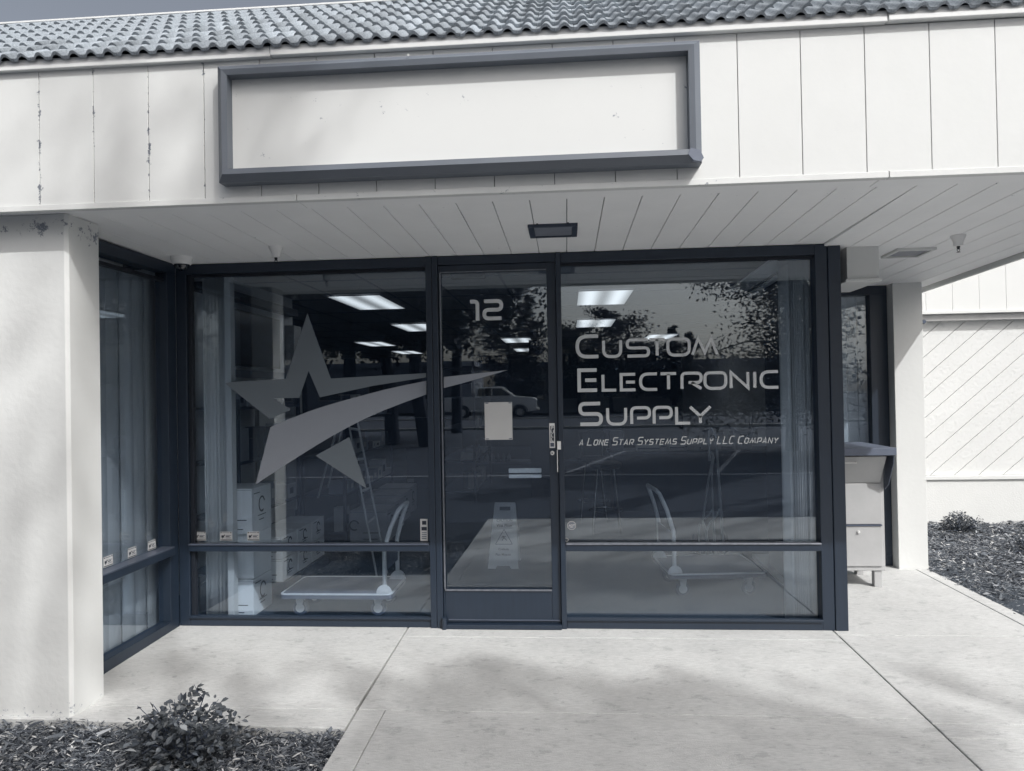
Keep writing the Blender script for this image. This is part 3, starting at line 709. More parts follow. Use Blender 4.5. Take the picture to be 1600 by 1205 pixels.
# flat soffit light over the door
a, b, c, d = [soff(*q) for q in ((825, 351), (903, 348), (901, 367), (828, 370))]
lx0, lx1 = (a.x+d.x)/2, (b.x+c.x)/2; ly0, ly1 = (a.y+b.y)/2, (c.y+d.y)/2; lz = sz(lx0, ly0)
sl = thing('soffit_light', ((lx0+lx1)/2, (ly0+ly1)/2, lz), 'flat dark-framed rectangular light fitting under the soffit above the door', 'light fitting')
L_ = MB(); zz = lz-.016
L_.box(lx0, ly0, zz, lx0+.030, ly1, lz+.004); L_.box(lx1-.030, ly0, zz, lx1, ly1, lz+.004); L_.box(lx0+.03, ly0, zz, lx1-.03, ly0+.022, lz+.004); L_.box(lx0+.03, ly1-.022, zz, lx1-.03, ly1, lz+.004)
L_.build('housing', mat('fitting_slate', .06, .4), sl, .002)
B(lx0+.031, ly0+.023, lz-.010, lx1-.031, ly1-.023, lz+.003).build('diffuser', mat('diffuser_off', .26, .35), sl)
for xx in (lx0+.05, lx1-.05): MB().lathe([(0, -.006), (.005, -.006), (.005, .004), (0, .004)], (xx, ly0-.010, lz), 8).build('clip', black_m, sl)
# square access vent in the right soffit
a, b, c, d = [soff(*q) for q in ((1402, 388), (1464, 386), (1435, 399), (1378, 400))]
vz = sz(2.3, .5)
vt = thing('soffit_vent', (2.3, .5, vz), 'framed access vent in the soffit beside the white box', 'vent')
x0, x1, y0, y1 = min(a.x, d.x), max(b.x, c.x), min(a.y, b.y), max(c.y, d.y)
V_ = MB()
def vz_(y): return sz(2.3, y)
for (xa, xb, ya, yb) in ((x0, x1, y0, y0+.02), (x0, x1, y1-.02, y1), (x0, x0+.02, y0+.02, y1-.02), (x1-.02, x1, y0+.02, y1-.02)):
    slopebox(V_, xa, xb, ya, yb, lambda y: vz_(y)-.016, .02)
V_.build('frame', white, vt, .001)
slopebox(MB(), x0+.021, x1-.021, y0+.021, y1-.021, lambda y: vz_(y)-.006, .01).build('grille', mat('grille_grey', .33), vt)

# letter drop cabinet
MYF = .90
mx1 = atY(1384, 892, MYF).x; mx0 = 1.72; mz0 = atY(1384, 892, MYF).z+.0; mz1 = 1.02
mb_ = thing('drop_box', ((mx0+mx1)/2, MYF+.2, gz(1)), 'pale grey steel parcel drop box with hooded hatch standing by the right column', 'drop box')
B(mx0, MYF, mz0, mx1, MYF+.42, mz1-.01).build('body', mail_m, mb_, .004)
dzm = atY(1350, 820, MYF).z; dz2 = atY(1350, 754, MYF).z; dz3 = mz0+.035
B(mx0+.02, MYF-.012, dzm+.006, mx1-.022, MYF-.001, dz2-.006).build('door', mail_m, mb_, .003)
lowd = B(mx0+.02, MYF-.012, dz3, mx1-.022, MYF-.001, dzm-.008).build('door', mail_m, mb_, .003)
B(mx0+.02, MYF-.020, dzm-.006, mx1-.025, MYF-.002, dzm+.003).build('ledge', mat('ledge_dark', .10), mb_, .001)
lkp = atY(1340, 831, MYF); MB().lathe([(0, -.024), (.008, -.024), (.012, -.016), (.012, -.010), (0, -.010)], (lkp.x, MYF, lkp.z), 16, 'y').build('lock', steel_m, lowd, smooth=True)
MB().prism([(MYF-.003, dz2), (MYF-.012, dz2), (MYF-.13, mz1-.05), (MYF-.003, mz1-.05)], mx0+.02, mx1-.03, 'x').build('hatch', mail_m, mb_, .003)
hz_ = mz1-.085
MB().tube([(1.93, MYF-.10, hz_), (1.94, MYF-.125, hz_-.01), (2.03, MYF-.125, hz_-.01), (2.04, MYF-.10, hz_)], .004, 8).build('handle', steel_m, mb_, smooth=True)
hood = MB(); hood.prism([(MYF+.42, mz1), (MYF+.42, mz1+.012), (MYF-.17, mz1+.012), (MYF-.17, mz1-.040), (MYF-.162, mz1-.040), (MYF-.162, mz1)], mx0-.01, mx1+.02, 'x')
hood.prism([(MYF+.0, mz1), (MYF-.162, mz1), (MYF-.150, mz1-.10), (MYF-.06, mz1-.26), (MYF+.0, mz1-.30)], mx1+.004, mx1+.010, 'x'); hood.build('hood', hood_m, mb_, .002)
for yy in (MYF+.01, MYF+.33): 
    for xx in (mx0+.05, mx1-.075): B(xx, yy, gz(yy)+.0, xx+.052, yy+.05, mz0-.001).build('leg', mail_m, mb_, .002)

# ============================================================ LETTERING AND DECALS ON THE GLASS
DY0, DY1 = GY-.0022, GY-.0006
def line(word, ex, z0, zc, zs, t, tc, label, sh=0):
    """ex: letter extents (px) along the plane of the glass; first letter taller"""
    th = thing('window_lettering', (P2(ex[0][0], 600, GY)[0], GY, z0), label, 'lettering', 'vinyl lettering lines on the right shop window')
    for k, ch in enumerate(word):
        a, b = P2(ex[k][0], 600, GY)[0], P2(ex[k][1], 600, GY)[0]
        glyph(ch, a, b, z0, zc if k == 0 else zs, tc if k == 0 else t, DY0, DY1).build('letter', lettering_m, th)
    return th
def CX(v): return [(780+a/3.478, 780+b/3.478) for a, b in v]
def zline(py, px=905): return atY(px, py, GY).z
e1 = CX(((418,552),(563,672),(692,823),(812,912),(912,1045),(1045,1196)))
e2 = CX(((425,541),(556,643),(655,748),(760,866),(870,970),(985,1106),(1110,1240),(1252,1360),(1380,1398),(1415,1525)))
e3 = CX(((427,560),(578,692),(708,822),(830,940),(952,1042),(1026,1153)))
def snug(word, e):   # slanted letters may overlap the next one
    return e
line('CUSTOM', e1, zline(560.6), zline(523.2), zline(531.0), .0185, .0225, 'top line of pale lettering on the right window, the word CUSTOM')
line('ELECTRONIC', e2, zline(613), zline(576), zline(584.3), .0185, .0225, 'middle line of pale lettering, the word ELECTRONIC')
line('SUPPLY', e3, zline(666), zline(628.3), zline(636.3), .0185, .0225, 'third line of pale lettering, the word SUPPLY')
th = thing('window_lettering', (P2(905, 600, GY)[0], GY, zline(696)), 'small slanted line of lettering, A LONE STAR SYSTEMS SUPPLY LLC COMPANY', 'lettering', 'vinyl lettering lines on the right shop window')
txt = 'a LONE STAR SYSTEMS SUPPLY LLC COMPANY'
zb_, zc_, zs_ = zline(696.6), zline(684.0), zline(687.2)
units = []; first = True
for ch in txt:
    if ch == ' ': units.append((None, .62)); first = True; continue
    big = first and ch.isupper(); first = False
    if ch == 'a': units.append(('A', 1.0, False)); first = False; continue
    units.append((ch, (1.4 if ch == 'M' else 1.0)*(1.22 if big else 1.0), big))
# LLC is all tall
idx = [i for i, ch in enumerate(txt)]; i0 = txt.index('LLC')
units = [((u[0], 1.12, True) if i0 <= i < i0+3 else u) for i, u in zip(idx, units)]
tot = sum(u[1]+(.22 if u[0] else 0) for u in units); xa, xb = P2(904, 690, GY)[0], P2(1216, 684, GY)[0]; k_ = (xb-xa)/tot; x = xa
for u in units:
    if u[0]:
        glyph(u[0], x, x+u[1]*k_, zb_, zc_ if u[2] else zs_, .0060, DY0, DY1, shear=.28).build('letter', lettering_m, th); x += (u[1]+.22)*k_
    else: x += u[1]*k_
# door number
n12 = thing('door_number', (P2(760, 480, .03)[0], .03, atY(760, 500, .03).z), 'pale number 12 stuck high on the door glass', 'house number')
za_, zb2 = atY(760, 500.8, .03).z, atY(760, 468, .03).z
xa, xb = P2(742.2, 480, .03)[0], P2(748.9, 480, .03)[0]
mb1 = MB(); t_ = .0235
ribbon(mb1, rounded([(P2(734.8, 480, .03)[0], zb2-t_/2), (xb-t_/2, zb2-t_/2), (xb-t_/2, za_)], .035), t_, .0272, .0292)
mb1.build('digit', lettering_m, n12)
glyph('2', P2(753.8, 480, .03)[0], P2(786.2, 480, .03)[0], za_, zb2, t_, .0272, .0292).build('digit', lettering_m, n12)

# star and swoosh
def px_poly(pts, y): return [P2(a, b, y) for a, b in pts]
st = thing('star_decal', (P2(480, 600, GY)[0], GY, 1.5), 'slate star with a long arm, cut vinyl on the left shop window', 'window decal')
MB().prism(px_poly([(480.4,489.4),(517,591.6),(666,583.2),(666,589.8),(583,603),(500,621),(482.4,579.7),(467.7,621.7),(427,622.6),(455,640),(421.9,654.7),(352,599.5),(358,597.5),(447,592)], GY), DY0, DY1).build('upper_star', star_m, st)
MB().prism(px_poly([(493,712),(546,683),(573,763.6)], GY), DY0, DY1).build('lower_point', star_m, st)
sw_ = thing('swoosh_decal', (P2(540, 650, GY)[0], GY, 1.35), 'pale sweeping swoosh across the star, cut vinyl on the left window and the door', 'window decal')
MB().prism(px_poly([(399.7,757),(422.6,667.7),(450,655.5),(484.6,642.3),(512,633.3),(541,624.9),(572,616.5),(603,608.5),(634,601.6),(666.4,595.2),(666.4,616.4),(632,628.8),(597.5,642.3),(571,654),(546.7,666.3),(520,681),(495,695.6),(456.4,720)], GY), DY0-.0004, DY0+.0012-.0006).build('sweep', swoosh_m, sw_)
MB().prism([P2(a, b, .03) for a, b in [(693.5,589.2),(793.5,578.3),(745,592.6),(720,599.6),(693.5,606.4)]], .0275, .0293).build('tip', swoosh_m, sw_)

# paper notice, stickers
pa, pb = atY(757, 629, .028), atY(801, 687, .028)
pn_ = thing('paper_notice', tuple((pa+pb)/2), 'pale sheet of paper taped to the door glass', 'notice')
B(pa.x, .0262, pb.z, pb.x, .0288, pa.z).build('sheet', paper_m, pn_)
for (xx, zz) in ((pa.x+.006, pa.z-.008), (pb.x-.022, pa.z-.008), (pa.x+.006, pb.z+.003), (pb.x-.022, pb.z+.003)): B(xx, .0252, zz, xx+.018, .0260, zz+.006).build('tape', mat('tape_grey', .16), pn_)
def cam_sticker(n, org, ux, label):
    """org: lower-left corner on the glass; ux: direction along the glass"""
    s = thing('camera_sticker', tuple(org), label, 'sticker', 'small security camera stickers along the window bar')
    ux = Vector(ux); uz = Vector((0, 0, 1)); nn = ux.cross(uz)
    def q(x0, z0, x1, z1, d, m, nm):
        w, h = .080, .058
        c = [org+ux*(a*w)+uz*(b*h) for a, b in ((x0, z0), (x1, z0), (x1, z1), (x0, z1))]
        vs = c+[v+nn*.0006 for v in c]; vs = [v+nn*d for v in vs]
        MB().add(vs, [(3,2,1,0),(4,5,6,7),(0,1,5,4),(1,2,6,5),(2,3,7,6),(3,0,4,7)]).build(nm, m, s)
    q(0, 0, 1, 1, .0004, sticker_m, 'backing')
    q(.04, .05, .96, .13, .0011, ink_m, 'print_bar'); q(.05, .84, .15, .95, .0011, ink_m, 'print_mark'); q(.85, .84, .95, .95, .0011, ink_m, 'print_mark')
    q(.20, .86, .78, .92, .0011, mat('ink_grey', .12), 'print_line')
    q(.12, .35, .34, .60, .0011, ink_m, 'camera_icon'); q(.34, .55, .42, .68, .0011, ink_m, 'camera_icon'); q(.18, .22, .22, .35, .0011, ink_m, 'camera_icon')
    q(.48, .56, .92, .62, .0011, mat('ink_grey', .12), 'print_line'); q(.48, .42, .80, .50, .0011, ink_m, 'print_line'); q(.48, .28, .92, .33, .0011, mat('ink_grey', .12), 'print_line')
for i, (px, lab) in enumerate(((303, 'leftmost camera sticker on the front left pane, over the blinds'), (344, 'camera sticker on the front left pane between the blinds and the cartons'), (386.5, 'camera sticker on the front left pane in front of the carton stack'))):
    cam_sticker(i, Vector((P2(px, 840, GY)[0], GY-.0002, zbar+.006)), (1, 0, 0), lab)
for i, (yy, lab) in enumerate(((-.62, 'camera sticker on the side pane, farthest from the corner post'), (-.40, 'middle camera sticker on the side pane'), (-.20, 'camera sticker on the side pane right beside the corner post'))):
    cam_sticker(i, Vector((XL-.0485, yy-.06, zbar+.006)), (0, 1, 0), lab)
def plate(name, px0, py0, px1, py1, y, m, parent, th=.001):
    a, b = P2(px0, py0, y), P2(px1, py1, y)
    return B(a[0], y-th, b[1], b[0], y-.0001, a[1]).build(name, m, parent)
hs_ = thing('hours_sticker', (P2(662, 830, GY)[0], GY, .6), 'tall narrow notice sticker low on the left window beside the door mullion', 'sticker')
plate('backing', 656.5, 811, 668.5, 845.5, GY-.001, sticker_m, hs_)
plate('print_block', 659.5, 814, 666, 820, GY-.002, ink_m, hs_); plate('print_block', 658.5, 823.5, 667, 829, GY-.002, ink_m, hs_)
for yy in (832, 835, 838, 841): plate('print_line', 659, yy, 666.5, yy+1.1, GY-.002, mat('ink_grey', .12), hs_)
ps = thing('pull_sticker', (P2(862, 680)[0], .012, .9), 'vertical PULL sticker on the door stile', 'sticker')
plate('backing', 858.2, 661.5, 867.4, 700, .0118, plastic_m, ps)
plate('panel', 859.8, 665.5, 865.8, 690, .0106, ink_m, ps)
plate('small_print', 859.8, 692, 865.8, 698, .0106, mat('ink_grey', .12), ps)
for k, ch in enumerate('PULL'):
    c = atY(862.9, 671.2+k*6.1, .009); put_text(ch, .029, plastic_m, 'letter', ps, (c.x, .0094, c.z))
plate('label', 870.5, 689.5, 876.5, 702.5, -.0122, plastic_m, bld)
octa = thing('alarm_sticker', (P2(893, 821, GY)[0], GY, .65), 'small pale octagonal alarm company sticker low on the right window', 'sticker')
oc = atY(893.2, 821.3, GY)
MB().prism([(oc.x+.0285*math.cos(R(22.5+45*k)), oc.z+.0285*math.sin(R(22.5+45*k))) for k in range(8)], GY-.0022, GY-.0004).build('backing', sticker_m, octa)
MB().prism([(oc.x+.0245*math.cos(R(22.5+45*k)), oc.z+.0245*math.sin(R(22.5+45*k))) for k in range(8)], GY-.0030, GY-.0024).build('field', mat('octagon_grey', .26), octa)
tm2 = text_mesh('ADT', .019, plastic_m, 'letters'); inst(tm2, 'letters', octa, (oc.x+.001, GY-.0034, oc.z-.006), (math.pi/2, 0, 0))
B(oc.x-.010, GY-.0036, oc.z-.0125, oc.x+.010, GY-.0031, oc.z-.0100).build('underline', plastic_m, octa)
rc = atY(885.5, 843.5, GY); mbr = MB(); ribbon(mbr, [(rc.x+.010*math.cos(t*.35), rc.z+.010*math.sin(t*.35)) for t in range(18)], .003, GY-.002, GY-.0005, True)
tag(mbr.build('ring_sticker', sticker_m), 'tiny ring-shaped sticker in the lower left corner of the right window', 'sticker')

# ============================================================ THINGS INSIDE THE SHOP
def blinds(x0, x1, y, label, n=15, ang_=1.02):
    t = thing('vertical_blinds', ((x0+x1)/2, y, 2.3), label, 'blinds', 'stacked vertical blinds')
    B(x0-.03, y-.02, 2.262, x1+.12, y+.04, 2.30).build('rail', mat('rail_grey', .3), t)
    for k in range(n):
        f = k/(n-1); xx = x0+(x1-x0)*f; tw = random.uniform(-.38, .38); aa = ang_+tw
        dx, dy = math.cos(aa)*.032, math.sin(aa)*.032
        n4 = 5; vs = []
        for j in range(n4):
            s_ = j/(n4-1)*2-1; cv = .006*(1-s_*s_)
            for z in (.012, 2.262): vs.append((xx+dx*s_+dy*cv, y+.05+dy*s_*.9-dx*cv, z))
        fs = [(2*j, 2*j+2, 2*j+3, 2*j+1) for j in range(n4-1)]
        o = MB().add(vs, fs).build('slat', blind_m, t, smooth=True)
        sm_ = o.modifiers.new('thickness', 'SOLIDIFY'); sm_.thickness = .0012
    return t
tL = blinds(-2.40, -2.24, .13, 'bunched vertical blinds at the left end of the front left window')
B(-2.235, .10, .012, -2.195, .16, 2.262).build('end_slat', blind_m, tL)
tR = blinds(1.37, 1.56, .13, 'bunched vertical blinds at the right end of the right window', 17, -1.0)
ts = thing('vertical_blinds', (XL-.18, -.5, 2.2), 'closed wide vertical blind slats behind the side pane', 'blinds', 'stacked vertical blinds')
for k in range(8):
    y0 = -1.0+k*.128; x = XL-.16+.008*(k % 2)
    MB().prism([(x-.0+.012*math.sin(math.pi*j/6), y0+.13*j/6) for j in range(7)]+[(x-.0015+.012*math.sin(math.pi*j/6), y0+.13*j/6) for j in range(6, -1, -1)], .01, 2.26, 'z').build('slat', mat('blind_wide', (.36, .35, .335), .8, amt=.04), ts)

# cartons with ring emblem
def carton(x0, y0, z0, w, d, h, label, group, ring=True, m=None):
    t = thing('carton', (x0+w/2, y0+d/2, z0), label, 'carton', group)
    B(x0, y0, z0+.001, x0+w, y0+d, z0+h-.001).build('box', m or carton_m, t, .003)
    B(x0+w*.02, y0-.0012, z0+h-.012, x0+w*.98, y0-.0003, z0+h-.010).build('flap_seam', mat('ink_grey', .12), t)
    if ring:
        mb = MB(); rr = min(.045, h*.2); c = (x0+w*.12, z0+h*.55)
        ribbon(mb, [(c[0]+rr*math.cos(a*.33), c[1]+rr*math.sin(a*.33)) for a in range(1, 17)], .013, y0-.0016, y0-.0004)
        c2 = (y0+d*.5, z0+h*.6); m2 = MB()
        ribbon(m2, [(c2[0]+rr*math.cos(a*.33), c2[1]+rr*1.1*math.sin(a*.33)) for a in range(1, 17)], .013, 0, .0012)
        mb.add([(x0+w+.0003+v[1], v[0], v[2]) for v in m2.v], m2.f)
        mb.build('ring_print', ink_m, t)
        tb = MB(); 
        for a, b, zq in ((.35, .85, .30), (.35, .75, .10)): tb.box(x0+w*a, y0-.0014, z0+h*zq, x0+w*b, y0-.0004, z0+h*zq+.006)
        for a, b, zq in ((.3, .7, .35), (.35, .6, .25), (.1, .4, .86)): tb.box(x0+w+.0003, y0+d*a, z0+h*zq, x0+w+.0014, y0+d*b, z0+h*zq+.006)
        tb.build('print_line', ink_m, t)
    return t
gcs = 'white cartons stacked beside the left blinds'
carton(-2.36, .19, 0, .255, .30, .245, 'sunlit bottom carton of the stack beside the left blinds', gcs)
carton(-2.37, .21, .246, .26, .29, .30, 'middle carton of the stack, just behind the window bar', gcs, ring=False)
carton(-2.36, .195, .547, .25, .31, .305, 'topmost carton of the stack beside the left blinds, ring printed on its side', gcs)

# large wall screen
Lx = -2.895
ya, yb_ = atX(345, 520, Lx).y, atX(430, 520, Lx).y
zt_, zb_s = atX(430, 500, Lx).z, atX(430, 577, Lx).z
tv = thing('wall_screen', (Lx, (ya+yb_)/2, (zt_+zb_s)/2), 'large dark framed picture screen on the inside left wall above the shelves', 'screen')
B(Lx, ya, zb_s, Lx+.05, yb_, zt_).build('casing', black_m, tv, .006)
B(Lx+.0505, ya+.02, zb_s+.02, Lx+.052, yb_-.02, zt_-.02).build('display', mat('dark_landscape_print', .05, .3, amt=.9, scale=5, v2=.008, stretch=(1, .6, 3)), tv)
B(Lx+.0, ya, zb_s-.10, Lx+.012, lw_end-.25, zb_s-.03).build('shelf_lip', mat('lip_grey', .25), tv)

# shelving with goods
def shelf(name, x0, y0, w, d, h, n, label, axis='y', group=None, post=.03):
    t = thing(name, (x0+w/2, y0+d/2, 0), label, 'shelving', group)
    for xx in (x0, x0+w-post):
        for yy in (y0, y0+d-post): B(xx, yy, 0, xx+post, yy+post, h).build('upright', mat('upright_dark', .05), t)
    for k in range(n):
        z = .12+k*(h-.2)/(n-1)
        B(x0+.001, y0+.001, z, x0+w-.001, y0+d-.001, z+.02).build('shelf', mat('shelf_dark', .07), t)
    return t, [.12+k*(h-.2)/(n-1)+.021 for k in range(n)]
goods_m = [mat('goods_pale', .55, .6), mat('goods_mid', .28, .6), mat('goods_dark', .05, .6), mat('goods_grey', .4, .5)]
def goods(zs, x0, x1, y0, y1, face, group, labels, n_per, hmax=.2, seed=1, shape=None):
    r = random.Random(seed); i = 0
    for zi, z in enumerate(zs):
        pos = (y0 if face == 'x' else x0)
        end = (y1 if face == 'x' else x1)
        k = 0
        while pos < end-.08 and k < n_per:
            w = r.uniform(.09, .24); w = min(w, end-pos); h = r.uniform(.06, hmax); dpt = r.uniform(.12, .22)
            if r.random() < .82:
                m = r.choice(goods_m)
                lab = labels(zi, k)
                if face == 'x': bx = (x1-dpt, pos, z, x1-.01, pos+w-.015, z+h)
                else: bx = (pos, y0+.01, z, pos+w-.015, y0+dpt, z+h)
                t = thing('goods_box', ((bx[0]+bx[3])/2, (bx[1]+bx[4])/2, z), lab, 'box', group)
                B(*bx).build('box', m, t, .002)
                if m is not goods_m[2]:
                    if face == 'x': B(bx[3]+.0003, bx[1]+w*.2, z+h*.3, bx[3]+.0012, bx[1]+w*.6, z+h*.7).build('label', goods_m[(i+2) % 4], t)
                    else: B(bx[0]+w*.2, bx[1]-.0012, z+h*.3, bx[0]+w*.6, bx[1]-.0003, z+h*.7).build('label', goods_m[(i+2) % 4], t)
            pos += w+r.uniform(0, .03); k += 1; i += 1
NTH = ['first', 'second', 'third', 'fourth', 'fifth', 'sixth', 'seventh', 'eighth', 'ninth', 'tenth', 'eleventh']
ORD = ['lowest', 'second', 'third', 'fourth', 'top']
s1, zs1 = shelf('shelving_unit', -2.88, .75, .42, 1.25, 1.45, 4, 'dark shelving with goods under the wall screen, behind the carton stack', group='shelving along the shop left side')
goods(zs1, -2.87, -2.46, .78, 1.98, 'x', 'goods on the shelving behind the cartons', lambda a, k: 'small packed box, %s from the window on the %s shelf behind the carton stack' % (NTH[k], ORD[a]), 7, .26, 5)
s2, zs2 = shelf('shelving_unit', -2.60, 2.35, .45, 1.9, 1.3, 4, 'dark shelving with pale boxes right of the white wall post', group='shelving along the shop left side')
goods(zs2, -2.59, -2.15, 2.38, 4.2, 'x', 'goods on the shelving behind the ladder', lambda a, k: 'packed box, %s from the window on the %s shelf right of the white post' % (NTH[k], ORD[a]), 9, .24, 8)
s3, zs3 = shelf('shelving_unit', -1.75, 5.2, .5, 2.0, 1.9, 5, 'tall dark shelving seen through the left side of the door glass', group='shelving along the shop left side')
goods(zs3, -1.74, -1.25, 5.22, 7.1, 'x', 'boxes on the shelving seen through the door', lambda a, k: 'box, %s from the front on the %s shelf at the left of the door glass' % (NTH[k], ORD[a]), 8, .22, 9)
# rows of small white cartons on the floor right of the stack
for zi in range(2):
    for k in range(3):
        carton(-2.42, .72+k*.31, .09+zi*.17, .30, .29, .165, ('%s white carton of the %s row low behind the big stack' % (('nearest', 'middle', 'farthest')[k], ('lower', 'upper')[zi])), 'small white cartons in two rows')
B(-2.45, .70, 0, -2.10, 1.68, .088).build('carton_plinth', mat('plinth_dark', .05)); tag(bpy.data.objects['carton_plinth'], 'low dark plinth under the two rows of small white cartons', 'plinth')
for k in range(4):
    carton(-2.1-.02*k, 2.3+k*.42, .05+.02*k, .36, .40, .30, ('%s grey carton on the floor right of the small white rows' % ('nearest', 'second', 'third', 'farthest')[k]), 'grey cartons along the shelving', m=cartong_m)

# platform trucks
def platform_truck(name, corners_x, ys, zdeck, hx, label, flip, htop, mirrored=False):
    x0, x1 = corners_x; y0, y1 = ys
    t = thing(name, ((x0+x1)/2, (y0+y1)/2, 0), label, 'platform truck', 'platform trucks parked inside the windows')
    r = .03; pol = rounded([(x0, y0), (x1, y0), (x1, y1), (x0, y1), (x0, y0+.001)], r)[:-1]
    def rr(d): return rounded([((x0+x1)/2, y0+d), (x1-d, y0+d), (x1-d, y1-d), (x0+d, y1-d), (x0+d, y0+d), ((x0+x1)/2-.001, y0+d)], .035)
    MB().prism(rr(0), zdeck-.035, zdeck-.004, 'z').build('bumper', rubber_m, t, .004)
    rim = MB(); P = rr(.006)
    ribbon_pts = [(p[0], p[1], zdeck-.003) for p in P]
    rim.tube(ribbon_pts, .007, 8, closed=True); rim.build('rim', steel_m, t, smooth=True)
    MB().prism(rr(.014), zdeck-.003, zdeck+.0, 'z').build('deck', deck_m, t)
    for (wx, wy) in ((x0+.11, y0+.09), (x1-.11, y0+.09), (x0+.11, y1-.09), (x1-.11, y1-.09)):
        wh = MB(); wh.lathe([(0, -.014), (.047, -.014), (.052, -.008), (.052, .008), (.047, .014), (0, .014)], (wx, wy, .052), 24, 'y'); w_ = wh.build('wheel', rubber_m, t, smooth=True)
        MB().lathe([(0, -.016), (.012, -.018), (.030, -.0165), (.030, .0165), (.012, .018), (0, .016)], (wx, wy, .052), 20, 'y').build('hub', steel_m, w_, smooth=True)
        fk = MB(); fk.prism([(wx-.012, .045), (wx+.012, .045), (wx+.03, zdeck-.036), (wx-.03, zdeck-.036)], wy-.022, wy-.018); fk.prism([(wx-.012, .045), (wx+.012, .045), (wx+.03, zdeck-.036), (wx-.03, zdeck-.036)], wy+.018, wy+.022)
        fk.build('fork', steel_m, w_)
    sx = 1 if not flip else -1; xe = hx
    ya, yb = y0+.05, y1-.05
    pts = []
    lean = sx*.0
    def leg(y, s):
        return [(xe, y, zdeck), (xe+sx*.0, y, htop*.45), (xe-sx*.0, y, htop*.62), (xe+sx*.04, y+s*.02, htop*.82), (xe+sx*.085, y+s*.05, htop-.02)]
    a = leg(ya, 1); b = leg(yb, -1)
    path = a+[(xe+sx*.10, ya+.10, htop), (xe+sx*.10, yb-.10, htop)]+b[::-1]
    MB().tube(path, .0145, 12).build('handle', mat('handle_paint', .62, .4), t, smooth=True)
    B(xe-.006, ya+.012, htop*.42, xe+.006, yb-.012, htop*.60).build('cross_panel', mat('panel_paint', .16, .5), t)
    for y in (ya, yb):
        MB().prism([(xe+.052*math.cos(R(a_)), zdeck+.055*math.sin(R(a_))) for a_ in range(0, 181, 15)]+[(xe-.052, zdeck-.005), (xe+.052, zdeck-.005)], y-.021, y-.018 if y == ya else y+.021).build('pivot_bracket', steel_m, t)
    return t
platform_truck('platform_truck', (-1.91, -1.16), (.145, .60), .165, -1.215, 'platform truck with folded-up bent handle inside the left window', False, .715)
pt_ = platform_truck('platform_truck', (.665, 1.355), (.655, 1.235), .175, .71, 'platform truck with bent handle inside the right window', True, .745)
pt_.rotation_euler = (0, 0, .095)

# hand truck
hyy = 1.95
def hp(px, py, y=hyy): return atY(px, py, y)
ht = thing('hand_truck', (1.24, hyy, 0), 'tall tubular hand truck leaning behind the right platform truck', 'hand truck')
hm = MB()
hm.tube([hp(1132, 872), hp(1129, 830), hp(1124, 760), hp(1120, 700), hp(1119, 684), hp(1115, 672), hp(1112, 668), hp(1109, 672), hp(1108, 684), hp(1109, 720)], .011, 10)
hm.tube([hp(1118, 872, hyy-.01), hp(1114, 800, hyy-.01), hp(1112, 740, hyy-.01), hp(1115, 715, hyy-.01), hp(1112, 706, hyy-.01), hp(1108, 712, hyy-.01)], .009, 10)
hm.build('frame', mat('handle_paint', .62, .4), ht, smooth=True)
MB().tube([hp(1114, 712, hyy-.05), hp(1107, 750, hyy-.05), hp(1098, 815, hyy-.05), hp(1101, 822, hyy-.05), hp(1108, 855, hyy-.05), hp(1116, 873, hyy-.05)], .008, 10).build('brace', mat('handle_paint', .62, .4), ht, smooth=True)
MB().tube([hp(1124, 795, hyy-.08), hp(1121, 805, hyy-.08), hp(1110, 816, hyy-.08), hp(1104, 830, hyy-.08), hp(1103, 872, hyy-.08)], .007, 10).tube([hp(1114, 793, hyy-.1), hp(1108, 805, hyy-.1), hp(1101, 811, hyy-.1)], .006, 8).tube([hp(1093, 819, hyy-.15), hp(1092, 830, hyy-.15), hp(1093, 872, hyy-.15)], .008, 10).build('side_loop', mat('handle_paint', .62, .4), ht, smooth=True)
for xx in (1.13, 1.38): MB().lathe([(0, -.02), (.08, -.02), (.09, 0), (.08, .02), (0, .02)], (xx, hyy+.12, .09), 20, 'x').build('wheel', black_m, ht, smooth=True)
B(1.12, hyy-.2, 0, 1.38, hyy, .012).build('toe_plate', steel_m, ht)

# bar stools
def stool(pt, label, back):
    t = thing('bar_stool', (pt.x, pt.y, 0), label, 'stool', 'chrome bar stools in the shop')
    zs_ = .66; r0, r1 = .12, .20
    for a in (45, 135, 225, 315):
        MB().tube([(pt.x+r1*math.cos(R(a)), pt.y+r1*math.sin(R(a)), 0), (pt.x+r0*math.cos(R(a)), pt.y+r0*math.sin(R(a)), zs_)], .010, 8).build('leg', chrome_m, t, smooth=True)
    rr = .175; MB().tube([(pt.x+rr*math.cos(R(a)), pt.y+rr*math.sin(R(a)), .22) for a in range(0, 360, 15)], .007, 8, closed=True).build('foot_ring', chrome_m, t, smooth=True)
    MB().lathe([(0, 0), (.15, 0), (.17, .015), (.17, .05), (.14, .065), (0, .07)], (pt.x, pt.y, zs_), 24).build('seat', black_m, t, smooth=True)
    if back:
        for s in (-.12, .12): MB().tube([(pt.x+s, pt.y+.14, zs_), (pt.x+s, pt.y+.2, zs_+.28)], .008, 8).build('back_post', chrome_m, t, smooth=True)
        B(pt.x-.16, pt.y+.185, zs_+.2, pt.x+.16, pt.y+.215, zs_+.34).build('backrest', black_m, t, .01)
stool(Vector((.39, 3.1, 0)), 'chrome bar stool with low round seat inside the right window', False)
stool(Vector((.28, 3.75, 0)), 'black backed bar stool standing behind the chrome stool', True)

